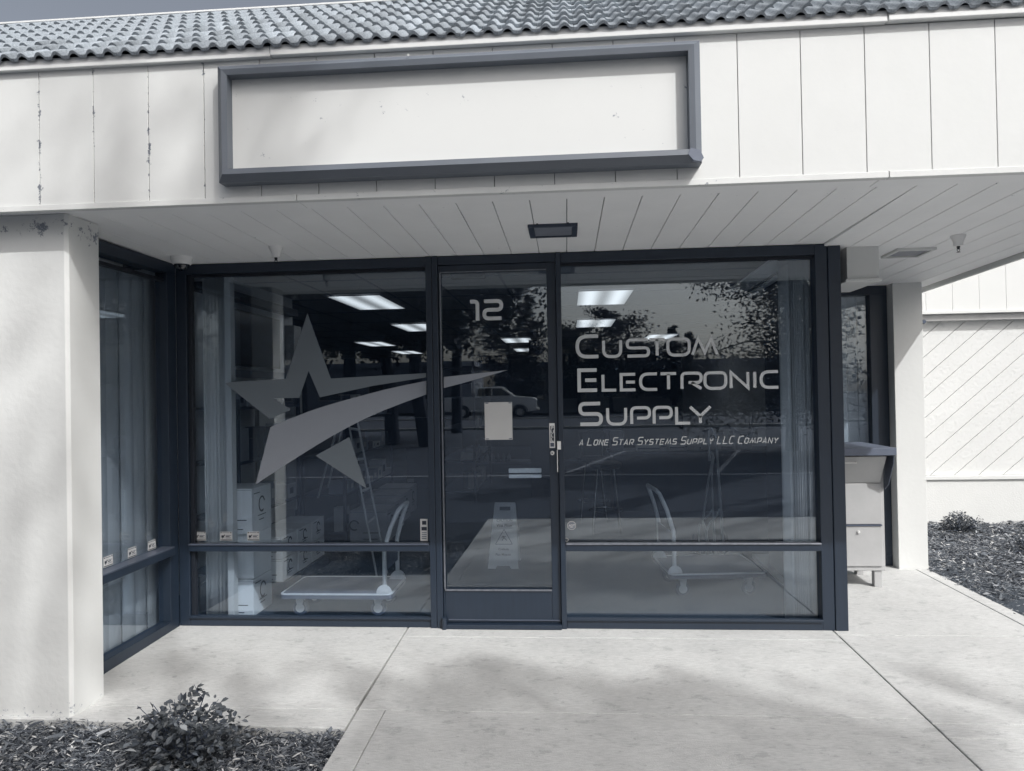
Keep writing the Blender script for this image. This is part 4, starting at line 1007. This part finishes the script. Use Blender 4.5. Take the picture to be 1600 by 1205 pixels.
# counter and things on it
CY = 4.3
ctr = thing('counter', (1.4, CY, 0), 'long dark counter across the right window', 'counter')
cz = atY(1150, 704, CY).z
B(.55, CY, 0, 3.05, CY+.6, cz-.03).build('front', mat('counter_dark', .055, .6), ctr)
B(.50, CY-.03, cz-.029, 3.08, CY+.62, cz).build('top', mat('counter_top', .10, .4), ctr, .003)
def bucket(px0, px1, py0, label):
    a, b = atY(px0, py0, CY+.1), atY(px1, 704, CY+.1)
    cx = (a.x+b.x)/2; w = (b.x-a.x)/2; t = thing('storage_bin', (cx, CY+.2, cz), label, 'bin', 'white storage bins on the counter')
    h = a.z-cz; n = 4
    vs = []; 
    for z, k in ((cz+.001, .84), (cz+h, 1.0)):
        for sx_, sy_ in ((-1, -1), (1, -1), (1, 1), (-1, 1)): vs.append((cx+sx_*w*k, CY+.2+sy_*w*.8*k, z))
    MB().add(vs, [(3,2,1,0),(0,1,5,4),(1,2,6,5),(2,3,7,6),(3,0,4,7)]).build('tub', mat('bin_plastic', .7), t, .004)
    rm = MB()
    for (xa_, ya_, xb_, yb2) in ((-1.05, -1.05, 1.05, -.97), (-1.05, .97, 1.05, 1.05), (-1.05, -.97, -.97, .97), (.97, -.97, 1.05, .97)):
        rm.box(cx+w*xa_, CY+.2+w*.8*ya_, cz+h-.02, cx+w*xb_, CY+.2+w*.8*yb2, cz+h+.003)
    rm.build('rim', mat('bin_rim', .5), t)
    B(cx-w*.35, CY+.2-w*.8-.008, cz+h*.75, cx+w*.35, CY+.2-w*.8-.003, cz+h*.86).build('label', ink_m, t)
    return t, cx, h, w
b1 = bucket(1097, 1130, 676, 'white bin on the counter behind the top of the hand truck')
b2 = bucket(1146, 1178, 675, 'white bin full of cables at the right end of the counter')
cab = MB()
for k in range(7):
    x = b2[1]-.05+k*.02; cab.tube([(x, CY+.2, cz+.12), (x-.06-.03*k, CY+.2, cz+b2[2]+.03+.01*k), (x-.28-.03*k, CY+.16, cz+b2[2]+.05-.012*k), (x-.46, CY+.15, cz+b2[2]-.01*k)], .006, 6)
cab.tube([(b2[1]+.08, CY+.2, cz+.1), (b2[1]+.10, CY+.2, cz+b2[2]+.10), (b2[1]+.13, CY+.2, cz+b2[2]+.20), (b2[1]+.12, CY+.2, cz+.1)], .006, 6)
tag(cab.build('loose_cables', mat('cable_pale', .35)), 'pale cables spilling over the rim of the right-hand bin', 'cables')
for i, (px0, py0, px1, lab) in enumerate(((1076, 670, 1093, 'tall white box on the counter left of the bins'), (995, 696, 1032, 'long low white tray on the counter below the lettering'), (1045, 694, 1070, 'short pale box on the counter between the long tray and the tall box'), (953, 673, 975, 'grey box standing at the left end of the counter'))):
    a, b = atY(px0, py0, CY+.05), atY(px1, 704, CY+.05)
    t = thing('counter_box', ((a.x+b.x)/2, CY+.1, cz), lab, 'box', 'boxes standing on the counter')
    B(a.x, CY+.05, cz+.001, b.x, CY+.2, a.z).build('box', mat('box_pale', .6) if i < 3 else goods_m[1], t, .003)
    B(a.x+.01, CY+.0488, cz+(a.z-cz)*.35, b.x-.01, CY+.0497, cz+(a.z-cz)*.55).build('label', mat('ink_grey', .12), t)
# till screen
a = atY(960, 700, CY+.2)
tl = thing('till_screen', (a.x, CY+.3, cz), 'small dark till screen near the left end of the counter', 'screen')
B(a.x-.13, CY+.30, cz+.10, a.x+.10, CY+.33, cz+.30).build('display', mat('screen_grey', .10), tl, .004); B(a.x-.03, CY+.32, cz+.001, a.x+.01, CY+.34, cz+.1).build('foot', black_m, tl); B(a.x-.08, CY+.26, cz+.001, a.x+.06, CY+.38, cz+.008).build('foot_plate', black_m, tl)
# far desk seen through the door with pale jugs
fd = thing('back_desk', (-1.2, 8.6, 0), 'dark desk far back, seen through the door glass', 'desk')
fz = atY(770, 722, 8.6).z
B(-2.2, 8.6, 0, .6, 9.1, fz-.03).build('front', mat('counter_dark', .055, .6), fd); B(-2.25, 8.57, fz-.029, .65, 9.12, fz).build('top', mat('counter_top', .10, .4), fd)
for k in range(6):
    c = atY(753+k*8.5, 720, 8.7)
    j = thing('jug', (c.x, 8.72, fz), ('pale jug in the row on the far desk, %s from the left' % ('first', 'second', 'third', 'fourth', 'fifth', 'last')[k]), 'jug', 'pale jugs on the far desk')
    MB().lathe([(0, 0), (.033, 0), (.035, .02), (.035, .09), (.015, .12), (.012, .14), (0, .14)], (c.x, 8.72, fz+.001), 12).build('bottle', mat('jug_pale', .3), j, smooth=True)
# partition with cable channel seen at the right of the door
B(-.52, 5.6, 0, -.18, 5.7, 2.2).build('partition', inwall_d); tag(bpy.data.objects['partition'], 'dark narrow partition behind the right side of the door glass', 'partition')

# wet floor sign
wf = thing('wet_floor_sign', (-.56, 1.5, 0), 'folding wet floor sign standing just inside the door', 'floor sign')
wy = 1.49
W_ = lambda px, py, y=wy: (atY(px, py, y).x, atY(px, py, y).z)
zf = lambda k: wy+.0+k
def leaf(y_b, y_t, nm):
    out = [(762, 889), (774, 889), (777, 884.5), (796, 884.5), (799, 889), (810, 889), (804.5, 800), (803, 789), (771, 789), (770, 800)]
    hole = [(778, 795), (796, 795), (796, 802.5), (778, 802.5)]
    zt0, zb_ = W_(780, 789)[1], W_(780, 889)[1]
    def yy(z): return y_b+(y_t-y_b)*(z-zb_)/(zt0-zb_)
    o2 = [W_(*q) for q in out]; h2 = [W_(*q) for q in hole]
    # body below the hole, strips round the hole
    zH0, zH1 = h2[2][1], h2[0][1]
    def xl(z): return W_(770, 800)[0]+(W_(763, 880)[0]-W_(770, 800)[0])*(W_(770, 800)[1]-z)/(W_(770, 800)[1]-W_(763, 880)[1])
    def xr(z): return W_(804.5, 800)[0]+(W_(809, 880)[0]-W_(804.5, 800)[0])*(W_(804.5, 800)[1]-z)/(W_(804.5, 800)[1]-W_(809, 880)[1])
    mb = MB()
    def q(pts):
        vs = [(x, yy(z), z) for x, z in pts]+[(x, yy(z)+.012, z) for x, z in pts]; n = len(pts)
        mb.add(vs, [tuple(range(n-1, -1, -1)), tuple(range(n, 2*n))]+[(i, (i+1) % n, (i+1) % n+n, i+n) for i in range(n)])
    zc = o2[2][1]
    q([o2[0], o2[1], o2[2], (xl(zc), zc)]); q([o2[3], o2[4], o2[5], (xr(zc), zc)])
    q([(xl(zc), zc), (xr(zc), zc), (xr(zH0), zH0), (xl(zH0), zH0)])
    q([(xl(zH0), zH0), (h2[3][0], zH0), (h2[0][0], zH1), (xl(zH1), zH1)]); q([(h2[2][0], zH0), (xr(zH0), zH0), (xr(zH1), zH1), (h2[1][0], zH1)])
    q([(xl(zH1), zH1), (xr(zH1), zH1), o2[7], o2[8]])
    return mb.build(nm, wet_m, wf), yy
lf, yyf = leaf(wy, wy+.11, 'panel'); leaf(wy+.30, wy+.125, 'panel')
zt0, zb_ = W_(780, 789)[1], W_(780, 889)[1]; tilt = math.atan2(.11, zt0-zb_)
dkm = mat('sign_ink', .03, .6)
for txt_, px, py, s_ in (('CAUTION', 787, 817.5, .030), ('Wet Floor', 787, 825.5, .031), ('Cuidado', 786.5, 861, .026), ('Piso Mojado', 786, 869.2, .026)):
    x, z = W_(px, py); me = text_mesh(txt_, s_, dkm if txt_ not in ('CAUTION', 'Cuidado') else mat('sign_ink', .03), 'print')
    inst(me, 'print', wf, (x, yyf(z)-.0026, z), (math.pi/2-tilt, 0, 0))
tri = MB(); c0, c1, c2 = W_(786.5, 829.5), W_(773.5, 852), W_(800, 852)
for a_, b_ in ((c0, c1), (c1, c2), (c2, c0)):
    mb2 = MB(); ribbon(mb2, [a_, b_], .004, -.002, -.001); tri.add([(v[0], yyf(v[2])+v[1], v[2]) for v in mb2.v], mb2.f)
fig = MB(); cxx, czz = W_(787, 843)
for pth in ([(-.012, .020), (-.002, .004), (.012, -.008), (.022, -.018)], [(-.002, .006), (-.012, -.008), (-.018, -.020)], [(-.008, .012), (.012, .012)], [(-.010, .014), (-.022, .004)]):
    mb2 = MB(); ribbon(mb2, [(cxx+a_, czz+b_) for a_, b_ in pth], .006, -.002, -.001); fig.add([(v[0], yyf(v[2])+v[1], v[2]) for v in mb2.v], mb2.f)
tri.build('warning_triangle', dkm, wf); fig.build('falling_figure', dkm, wf)

# step ladder
ly = 1.35
ld = thing('step_ladder', (-1.5, ly, 0), 'tall slim step ladder standing open behind the left platform truck', 'ladder')
lm = mat('ladder_grey', .55, .5)
top = atY(541, 600, ly)
for (a_, b_, y0_, y1_) in (((541, 640), (586, 886), ly, ly-.1), ((556, 645), (600, 870), ly+.05, ly)):
    p0, p1 = atY(*a_, y0_), atY(*b_, y1_); d_ = (p1-p0).normalized(); p1 = p0+d_*(p0.z/(-d_.z)) if d_.z < 0 else p1
    MB().tube([p0, p1], .009, 6).build('rail', lm, ld)
for (a_, b_) in (((534, 640), (497, 778)), ((542, 640), (512, 762))):
    p0, p1 = atY(*a_, ly+.15), atY(*b_, ly+.55); MB().tube([p0, p1], .009, 6).build('rear_leg', lm, ld)
for k in range(4):
    f_ = .12+.2*k; a_ = atY(541+45*f_, 640+246*f_, ly); b_ = atY(556+44*f_, 645+225*f_, ly+.03)
    MB().tube([a_, b_], .012, 6).build('tread', lm, ld)
a_ = atY(545, 640, ly); B(a_.x-.05, ly-.06, a_.z-.01, a_.x+.09, ly+.2, a_.z+.03).build('top_cap', lm, ld, .004)
a_ = atY(632, 745, 14.9)
ws = atY(641, 751, 6.5); t = thing('wall_notice', tuple(ws), 'small pale notice panel above the handle of the left platform truck', 'notice'); B(ws.x-.05, 6.5, ws.z-.03, ws.x+.05, 6.52, ws.z+.03).build('plate', mat('box_pale', .6), t)
B(ws.x-.06, 6.521, 0, ws.x+.5, 6.9, 1.1).build('cabinet', inwall_d); tag(bpy.data.objects['cabinet'], 'low dark cabinet far back behind the left platform truck', 'cabinet')

# ============================================================ PLANTS BESIDE THE SHOP
def leaf_mesh_one(nm, L, W, m):
    vs = [(0, 0, 0), (-W*.42, L*.3, .12*L), (W*.42, L*.3, .12*L), (-W*.5, L*.6, .14*L), (W*.5, L*.6, .14*L), (0, L, .02*L), (0, L*.45, .02*L)]
    return MB().add(vs, [(0, 2, 6), (0, 6, 1), (1, 6, 3), (2, 4, 6), (3, 6, 5), (6, 4, 5)]).mesh(nm, m)
def shrub(loc, rx, ry, rz, nleaf, L, label, group, seed, objs=0, stems=14):
    r = random.Random(seed); c = Vector(loc); t = thing('shrub', loc, label, 'shrub', group)
    st_ = MB(); tips = []
    for k in range(stems):
        a = r.uniform(0, 2*math.pi); el = r.uniform(.15, 1.25); d = Vector((math.cos(a)*math.cos(el)*rx, math.sin(a)*math.cos(el)*ry, math.sin(el)*rz))
        p1 = c+d*.5+Vector((r.uniform(-.02, .02), r.uniform(-.02, .02), .02)); p2 = c+d*r.uniform(.85, 1.15)
        st_.tube([c, p1, p2], [.005, .0035, .0015], 5); tips.append((p1, p2))
        for j in range(3):
            q = p1.lerp(p2, r.uniform(.2, .9)); q2 = q+Vector((r.uniform(-1, 1), r.uniform(-1, 1), r.uniform(-.1, 1)))*.28*rx; st_.tube([q, q2], [.002, .001], 4); tips.append((q, q2))
    st_.build('stem', mat('stem_brown', .10, .9), t)
    mats_ = [mat('leaf', .085, .55), mat('leaf_dark', (.08, .095, .115), .5, amt=.2, rand=.4), mat('leaf_pale', (.30, .32, .335), .6, amt=.2, rand=.3)]
    mes = [leaf_mesh_one('leaf', L, L*.62, m) for m in mats_]+[leaf_mesh_one('leaf', L*.7, L*.5, mats_[0])]
    rest = [MB(), MB(), MB()]
    lob = [Vector((r.uniform(-.5, .5)*rx, r.uniform(-.5, .5)*ry, r.uniform(.1, .55)*rz)) for _ in range(9)]
    items = []
    for k in range(nleaf):
        if r.random() < .35: a, b = r.choice(tips); p = a.lerp(b, r.uniform(.3, 1.05))+Vector((r.gauss(0, .012), r.gauss(0, .012), r.gauss(0, .01)))
        else:
            l_ = r.choice(lob); d = Vector((r.gauss(0, 1), r.gauss(0, 1), r.gauss(0, 1))).normalized()*r.uniform(.55, 1)**.5
            p = c+l_+Vector((d.x*rx*.48, d.y*ry*.48, d.z*rz*.42))
        if p.z < c.z+.0: p.z = c.z+r.uniform(0, .04)
        items.append(p)
    items.sort(key=lambda p: (p-CAM).length)
    for k, p in enumerate(items):
        out = (p-c-Vector((0, 0, rz*.3))); yaw = math.atan2(-out.x, out.y)+r.gauss(0, .9); e = (r.gauss(.1, .5), r.gauss(0, .5), yaw); s_ = r.uniform(.55, 1.25)
        mi = r.choices([0, 1, 2, 3], [.42, .3, .07, .21])[0]
        if k < objs: inst(mes[mi], 'leaf', t, p, e, (s_, s_, s_))
        else:
            Mx = Matrix.Translation(p) @ Matrix.Rotation(e[2], 4, 'Z') @ Matrix.Rotation(e[1], 4, 'Y') @ Matrix.Rotation(e[0], 4, 'X') @ Matrix.Scale(s_, 4)
            me = mes[mi]; rest[mi % 3].add([Mx @ v.co for v in me.vertices], [tuple(f.vertices) for f in me.polygons])
    for mb_r, m in zip(rest, mats_):
        if mb_r.f: mb_r.build('foliage', m, t, kind='stuff')
    return t
bx = atZ(292, 1190, gz(-1.55)-.02)
shrub((bx.x, -1.56, gz(-1.5)-.03), .25, .20, .25, 1250, .034, 'low leafy shrub in the mulch at lower left', 'shrubs in the mulch beds', 5, 290, 24)
p = atZ(1508, 832, .04); shrub((p.x, p.y+.05, gz(3)-.03), .20, .15, .20, 1500, .022, 'round low shrub against the white plinth on the right', 'shrubs in the mulch beds', 6, 0, 22)
p = atZ(1606, 862, .03); shrub((p.x+.08, p.y, gz(p.y)-.03), .20, .18, .19, 900, .022, 'half-seen shrub at the right edge of the photograph', 'shrubs in the mulch beds', 9, 0, 18)

# ============================================================ ACROSS THE STREET (seen reflected in the glass)
GZ = gz(-6)
struct(B(-80, -26.0, GZ-.14, 80, -4.2, GZ-.012).build('parking_lot', asphalt_m))
struct(B(-80, -9.05, GZ-.012, 80, -8.9, GZ+.0).build('curb_line', paintline_m))
struct(B(-80, -46.0, GZ-.14, 80, -37.0, GZ-.02).build('street', asphalt_m))
struct(B(-80, -37.0, GZ-.14, 80, -36.8, GZ+.12).build('kerb', conc_m))
struct(B(-80, -36.79, GZ-.14, 80, -26.2, GZ+.05).build('lawn', lawn_m))
struct(B(-80, -26.19, GZ-.14, 80, -26.01, GZ+.10).build('kerb', conc_m))
struct(B(3.4, -5, gz(-3)-.14, 30, -.1, gz(-3)-.02).build('side_ground', soil_m))
for k in range(6):
    x = 1.5+k*2.9; struct(MB().add([(x, -14.5, GZ-.010), (x+.1, -14.5, GZ-.010), (x-1.5, -9.4, GZ-.010), (x-1.6, -9.4, GZ-.010)], [(0, 1, 2, 3)]).build('parking_line', paintline_m))
ob = thing('office_building', (6, -50, GZ), 'long low grey building across the street, reflected in the right window', 'building')
B(-5.5, -62, GZ, 19, -50, 3.3).build('wall', mat('office_wall', .34, .8), ob)
B(-6.5, -63, 3.3, 20, -49.3, 3.75).build('roof', mat('office_roof', .20, .8), ob)
for k in range(7):
    x = -3.5+k*3.1; w_ = B(x, -49.99, .9, x+1.9, -49.94, 2.4).build('window', mat('office_frame', .4), ob); B(x+.08, -49.935, .98, x+1.82, -49.93, 2.32).build('pane', tglass_m, w_)
B(-4.6, -49.99, GZ, -3.7, -49.93, 2.2).build('door', mat('office_door', .12), ob)
ob2 = thing('warehouse', (-22, -55, GZ), 'dark low building behind the trees at the left, reflected beside the star', 'building')
B(-36, -64, GZ, -8, -55, 3.8).build('wall', mat('office_wall2', .22, .8), ob2); B(-36.4, -64.4, 3.8, -7.6, -54.6, 4.2).build('roof', mat('office_roof', .2), ob2)
for k in range(6): w_ = B(-34+k*4.3, -54.99, 1.0, -32+k*4.3, -54.94, 2.5).build('window', mat('office_frame', .4), ob2); B(-33.9+k*4.3, -54.93, 1.1, -32.1+k*4.3, -54.92, 2.4).build('pane', tglass_m, w_)

# pickup truck, side on, nose toward +x
def pickup(x0, y0, label):
    t = thing('pickup_truck', (x0+2.9, y0+.95, GZ), label, 'truck'); z = GZ
    lo = [(0, .52), (0, 1.12), (.03, 1.20), (1.95, 1.22), (1.98, 1.25), (2.15, 1.86), (2.35, 1.93), (3.55, 1.92), (3.75, 1.88), (4.42, 1.30), (5.35, 1.22), (5.72, 1.10), (5.80, .98), (5.82, .60), (5.70, .48)]
    def arch(cx, r=.48, n=9): return [(cx+r*math.cos(math.pi*k/(n-1)), .40+r*math.sin(math.pi*k/(n-1))) for k in range(n)]
    outline = lo+arch(4.75)+arch(1.15)
    # taper the cabin inward: body to the belt line, cabin narrower
    low = [(0, .52), (0, 1.30), (.03, 1.34), (1.95, 1.36), (4.42, 1.37), (5.50, 1.30), (5.76, 1.24), (5.82, 1.10), (5.84, .56), (5.78, .48)]+arch(4.75)+arch(1.15)
    MB().prism([(x0+a, z+b) for a, b in low], y0, y0+1.95).build('body', truck_m, t, .03)
    cabn = [(1.95, 1.34), (2.02, 1.86), (2.16, 1.98), (3.60, 1.99), (3.80, 1.94), (4.50, 1.37)]
    MB().prism([(x0+a, z+b) for a, b in cabn], y0+.08, y0+1.87).build('cab', truck_m, t, .05)
    for y, nm in ((y0+1.871, 1), (y0+.069, -1)):
        MB().prism([(x0+a, z+b) for a, b in ((2.12, 1.42), (2.18, 1.84), (2.26, 1.88), (2.98, 1.89), (2.98, 1.42))], min(y, y+.01*nm), max(y, y+.01*nm)).build('side_window', tglass_m, t)
        MB().prism([(x0+a, z+b) for a, b in ((3.04, 1.42), (3.04, 1.89), (3.66, 1.87), (4.18, 1.46), (4.18, 1.42))], min(y, y+.01*nm), max(y, y+.01*nm)).build('side_window', tglass_m, t)
    MB().add([(x0+3.84, y0+.16, z+1.925), (x0+3.84, y0+1.79, z+1.925), (x0+4.47, y0+1.79, z+1.41), (x0+4.47, y0+.16, z+1.41)], [(0, 1, 2, 3)]).build('windscreen', tglass_m, t)
    for cx in (1.15, 4.75):
        for y in (y0+1.72, y0+.02):
            w = MB().lathe([(0, 0), (.34, 0), (.39, .04), (.39, .19), (.34, .23), (0, .23)], (x0+cx, y, z+.39), 28, 'y').build('wheel', black_m, t, smooth=True)
            MB().lathe([(0, -.005), (.22, -.005), (.24, .02), (.24, .21), (.22, .236), (.05, .24), (0, .24)], (x0+cx, y, z+.39), 16, 'y').build('rim', steel_m, w, smooth=True)
    for y in (y0+.12, y0+1.55): B(x0+5.60, y, z+.98, x0+5.85, y+.30, z+1.16).build('headlight', mat('headlight_glass', .6, .1), t, .02)
    B(x0+5.70, y0+.48, z+.70, x0+5.855, y0+1.5, z+1.16).build('grille', black_m, t, .02)
    B(x0+5.66, y0+.02, z+.48, x0+5.92, y0+1.93, z+.66).build('bumper', steel_m, t, .03); B(x0-.10, y0+.02, z+.50, x0+.06, y0+1.93, z+.66).build('bumper', steel_m, t, .03)
    B(x0+.1, y0+.1, z+1.361, x0+1.9, y0+1.85, z+1.366).build('bed_opening', black_m, t)
    for y in (y0+1.90, y0-.12): B(x0+3.88, y, z+1.40, x0+4.0, y+.17, z+1.58).build('mirror', black_m, t, .02)
    MB().box(x0+3.01, y0+1.951, z+.55, x0+3.02, y0+1.953, z+1.2).box(x0+2.12, y0+1.951, z+.6, x0+2.13, y0+1.953, z+1.2).box(x0+3.95, y0+1.951, z+.6, x0+3.96, y0+1.953, z+1.2).build('door_seam', black_m, t)
tx = atY(697, 640, 40.5).x
pickup(tx, -41.5, 'white pickup truck parked across the street, reflected in the door glass')

# trees ------------------------------------------------------
def leaf_cloud(name, P, size, m, parent, r, aspect=.6):
    n = len(P); 
    d = r.normal(size=(n, 3)); d /= np.linalg.norm(d, axis=1)[:, None]; e = np.cross(d, r.normal(size=(n, 3))); e /= np.linalg.norm(e, axis=1)[:, None]
    s = size*r.uniform(.5, 1.3, n)[:, None]; P = P-np.array(parent['_o'])
    V = np.concatenate([P-d*s/2, P+e*s*aspect/2, P+d*s/2, P-e*s*aspect/2], 1).reshape(-1, 3)
    me = bpy.data.meshes.new(name); me.vertices.add(len(V)); me.vertices.foreach_set('co', V.astype(np.float32).ravel())
    me.loops.add(n*4); me.loops.foreach_set('vertex_index', np.arange(n*4, dtype=np.int32)); me.polygons.add(n)
    me.polygons.foreach_set('loop_start', np.arange(n, dtype=np.int32)*4); me.polygons.foreach_set('loop_total', np.full(n, 4, np.int32))
    me.materials.append(m); me.update(calc_edges=True); o = bpy.data.objects.new(name, me); COL.objects.link(o); o.parent = parent; o['_o'] = parent['_o']; o['kind'] = 'stuff'; return o
def tree(loc, h, cr, label, group, seed, kind='broad', n=5000, leaf=.22, trunk_r=.25, z0=.25, lean=(0, 0), extra=None):
    r = np.random.default_rng(seed); q = random.Random(seed); c = Vector(loc)
    t = thing('conifer' if kind == 'conifer' else 'tree', loc, label, 'tree', group)
    tp = [c+Vector((lean[0]*f*h+q.uniform(-.1, .1)*(f > 0), lean[1]*f*h+q.uniform(-.1, .1)*(f > 0), h*f)) for f in (0, .2, .4, .6, .8, .97)]
    MB().tube(tp, [trunk_r*k for k in (1.25, 1, .8, .55, .3, .08)], 9).build('trunk', bark_m, t, smooth=True)
    P = []; br = MB()
    nb_ = (64 if n > 12000 else 40) if kind == 'conifer' else 26
    for k in range(nb_):
        f = z0+(1-z0)*(k+q.random())/nb_; b = c+Vector((lean[0]*f*h, lean[1]*f*h, h*f)); a = q.uniform(0, 2*math.pi)
        if kind == 'conifer': L = cr*(1-f)**.75*q.uniform(.65, 1.15)+.15; dz = -.12*L+q.uniform(-.1, .1)
        else: L = cr*math.sin(math.pi*min(1, max(.12, (f-z0)/(1-z0)*.9+.1)))**.6*q.uniform(.55, 1.1); dz = L*q.uniform(.1, .6)
        e = b+Vector((math.cos(a)*L, math.sin(a)*L, dz)); m_ = b.lerp(e, .5)+Vector((0, 0, .08*L))
        br.tube([b, m_, e], [trunk_r*.22, trunk_r*.14, .015], 5)
        nn = int(n/nb_*(.5+L/cr)); tt = r.uniform(.06 if kind == 'conifer' else .25, 1.05, nn)[:, None]
        sp = (.14 if kind == 'conifer' else .24)*L+.08
        ctr = np.array(b)*(1-tt)+np.array(e)*tt
        clump = np.array([[q.gauss(0, sp*.8), q.gauss(0, sp*.8), q.gauss(0, sp*.5)] for _ in range(7)])
        P.append(ctr+clump[r.integers(0, 7, nn)]+r.normal(0, 1, (nn, 3))*np.array([sp, sp, sp*(.8 if kind == 'conifer' else .5)])*.6)
    if extra: 
        for (ex, er, en) in extra:
            e = Vector(ex); b = c+Vector((0, 0, h*.7)); br.tube([b, b.lerp(e, .6)+Vector((0, 0, .5)), e], [trunk_r*.3, trunk_r*.2, .03], 6)
            er = np.array(er)*1.25; P.append(np.array(e)+r.normal(0, 1, (int(1.7*en*6.28*er[0]*max(er[1], er[2])/.0052), 3))*er)
    br.build('limb', bark_m, t)
    leaf_cloud('crown', np.concatenate(P), leaf, needle_m if kind == 'conifer' else leaff_m, t, r, .5 if kind == 'conifer' else .75)
    return t
gt = 'trees standing across the parking lot'
def V_at(px, depth): return atY(px, 600, depth).x     # reflected column px corresponds to this x at world y=-depth
# tall conifer between the sun and the fascia: dark mass at the right of the right window
sunpt = lambda x, y, z, t: tuple(Vector((x, y, z))+SUN*t)
ex = [(sunpt(-2.05, YF, 2.62, 17), (.13, .13, .20), .95), (sunpt(-1.55, YF, 2.70, 17.5), (.12, .12, .12), .95), (sunpt(-1.30, YF, 2.58, 17), (.12, .12, .16), .95),
      (sunpt(-2.6, -1.25, 1.3, 17), (.22, .22, .6), .12), (sunpt(-2.4, -1.25, .5, 17.5), (.22, .22, .35), .12)]
tree((12.6, -19.5, GZ), 17, 3.0, 'tall conifer standing across the parking lot toward the sun', gt, 31, 'conifer', 9000, .16, .3, .25, extra=ex)
ex2 = [(sunpt(-.62, -1.0, 0, 19), (.14, .12, .1), 1.3), (sunpt(-.45, -.75, 0, 19.5), (.10, .10, .1), 1.1), (sunpt(.35, -1.15, 0, 19), (.45, .15, .15), 1.5), (sunpt(1.05, -1.35, 0, 19.5), (.35, .14, .15), 1.5), (sunpt(.0, -1.55, 0, 19), (.4, .12, .1), 1.5),
       (sunpt(-.75, -1.6, 0, 19), (.25, .12, .1), .8), (sunpt(-1.75, -.85, 0, 18.5), (.35, .16, .15), .42), (sunpt(-2.3, -1.7, 0, 19), (.4, .2, .2), .34), (sunpt(1.9, -.75, 0, 19), (.12, .1, .1), .34), (sunpt(-1.3, -1.6, 0, 19), (.4, .15, .2), .34)]
tree((16.0, -19, GZ), 15, 2.6, 'spreading tree toward the sun whose outer twigs dapple the walk', gt, 33, 'broad', 5000, .17, .28, .45, extra=ex2)
tree((V_at(1180, 14.0)+.9, -14.0, GZ), 10.5, 3.0, 'dark conifer reflected at the right of the right window', gt, 35, 'conifer', 30000, .11, .13, .10, extra=[((V_at(1180, 14.0)+.9+dx_, -14.0, GZ+z_), (s_x, s_x, .24), 2.2) for dx_, z_, s_x in ((.2, 1.5, .26), (.0, 2.1, .36), (.2, 2.7, .30), (-.1, 3.2, .48), (.2, 3.8, .38), (-.25, 4.4, .58), (.1, 5.1, .45), (-.2, 5.8, .5))])
for i, (px, dep, h, cr_, kd, lab) in enumerate(((905, 46, 6.6, 2.2, 'broad', 'round tree reflected behind the first letter of the top line'), (960, 45, 7.4, 2.9, 'broad', 'wide tree reflected above the middle of the top line'),
        (1012, 47, 5.2, 1.8, 'broad', 'low tree reflected right of the wide tree'), (1065, 46, 6.3, 1.6, 'conifer', 'small pointed conifer reflected above the top line'), (1095, 44, 5.6, 1.8, 'conifer', 'small conifer reflected beside the big dark one'),
        (822, 42, 8.2, 1.9, 'conifer', 'pointed conifer reflected right of the door number'), (790, 40, 8.8, 2.4, 'broad', 'dense tree reflected behind the door number'))):
    tree((V_at(px, dep), -dep-3.5, GZ), h, cr_, lab, gt, 50+i, kd, 7000, .20, .14, .18)
for i, (px, dep, h, cr_, lab) in enumerate(((712, 24, 11, 4.4, 'large dark tree whose crown fills the reflection in the door'), (665, 17, 9.5, 3.6, 'leaning tree with bare trunks reflected by the door mullion'), (612, 18, 10, 3.6, 'forked tree reflected in the middle of the left window'),
        (545, 17, 9.5, 3.6, 'broad tree reflected right of the star'), (470, 18, 10, 3.6, 'broad dense tree reflected behind the star'), (395, 19, 10, 3.4, 'dense tree reflected near the wall screen'), (320, 24, 11, 3.5, 'far left tree reflected over the blinds'))):
    tree((V_at(px, dep), -dep, GZ), h, cr_, lab, gt, 70+i, 'broad', 20000, .19, .20, .30, lean=((-.10, 0) if i in (1, 2) else (0, 0)))
for i, x in enumerate((22, 27, 33, 38, 44, 50)):
    tree((x, -14-9*(i % 3), GZ), 7+2*(i % 3), 2.4, 'tree in the row far to the right of the parking lot, %s from the shop' % NTH[i], 'row of trees far right', 90+i, 'conifer' if i % 2 else 'broad', 2200, .3, .16, .15)
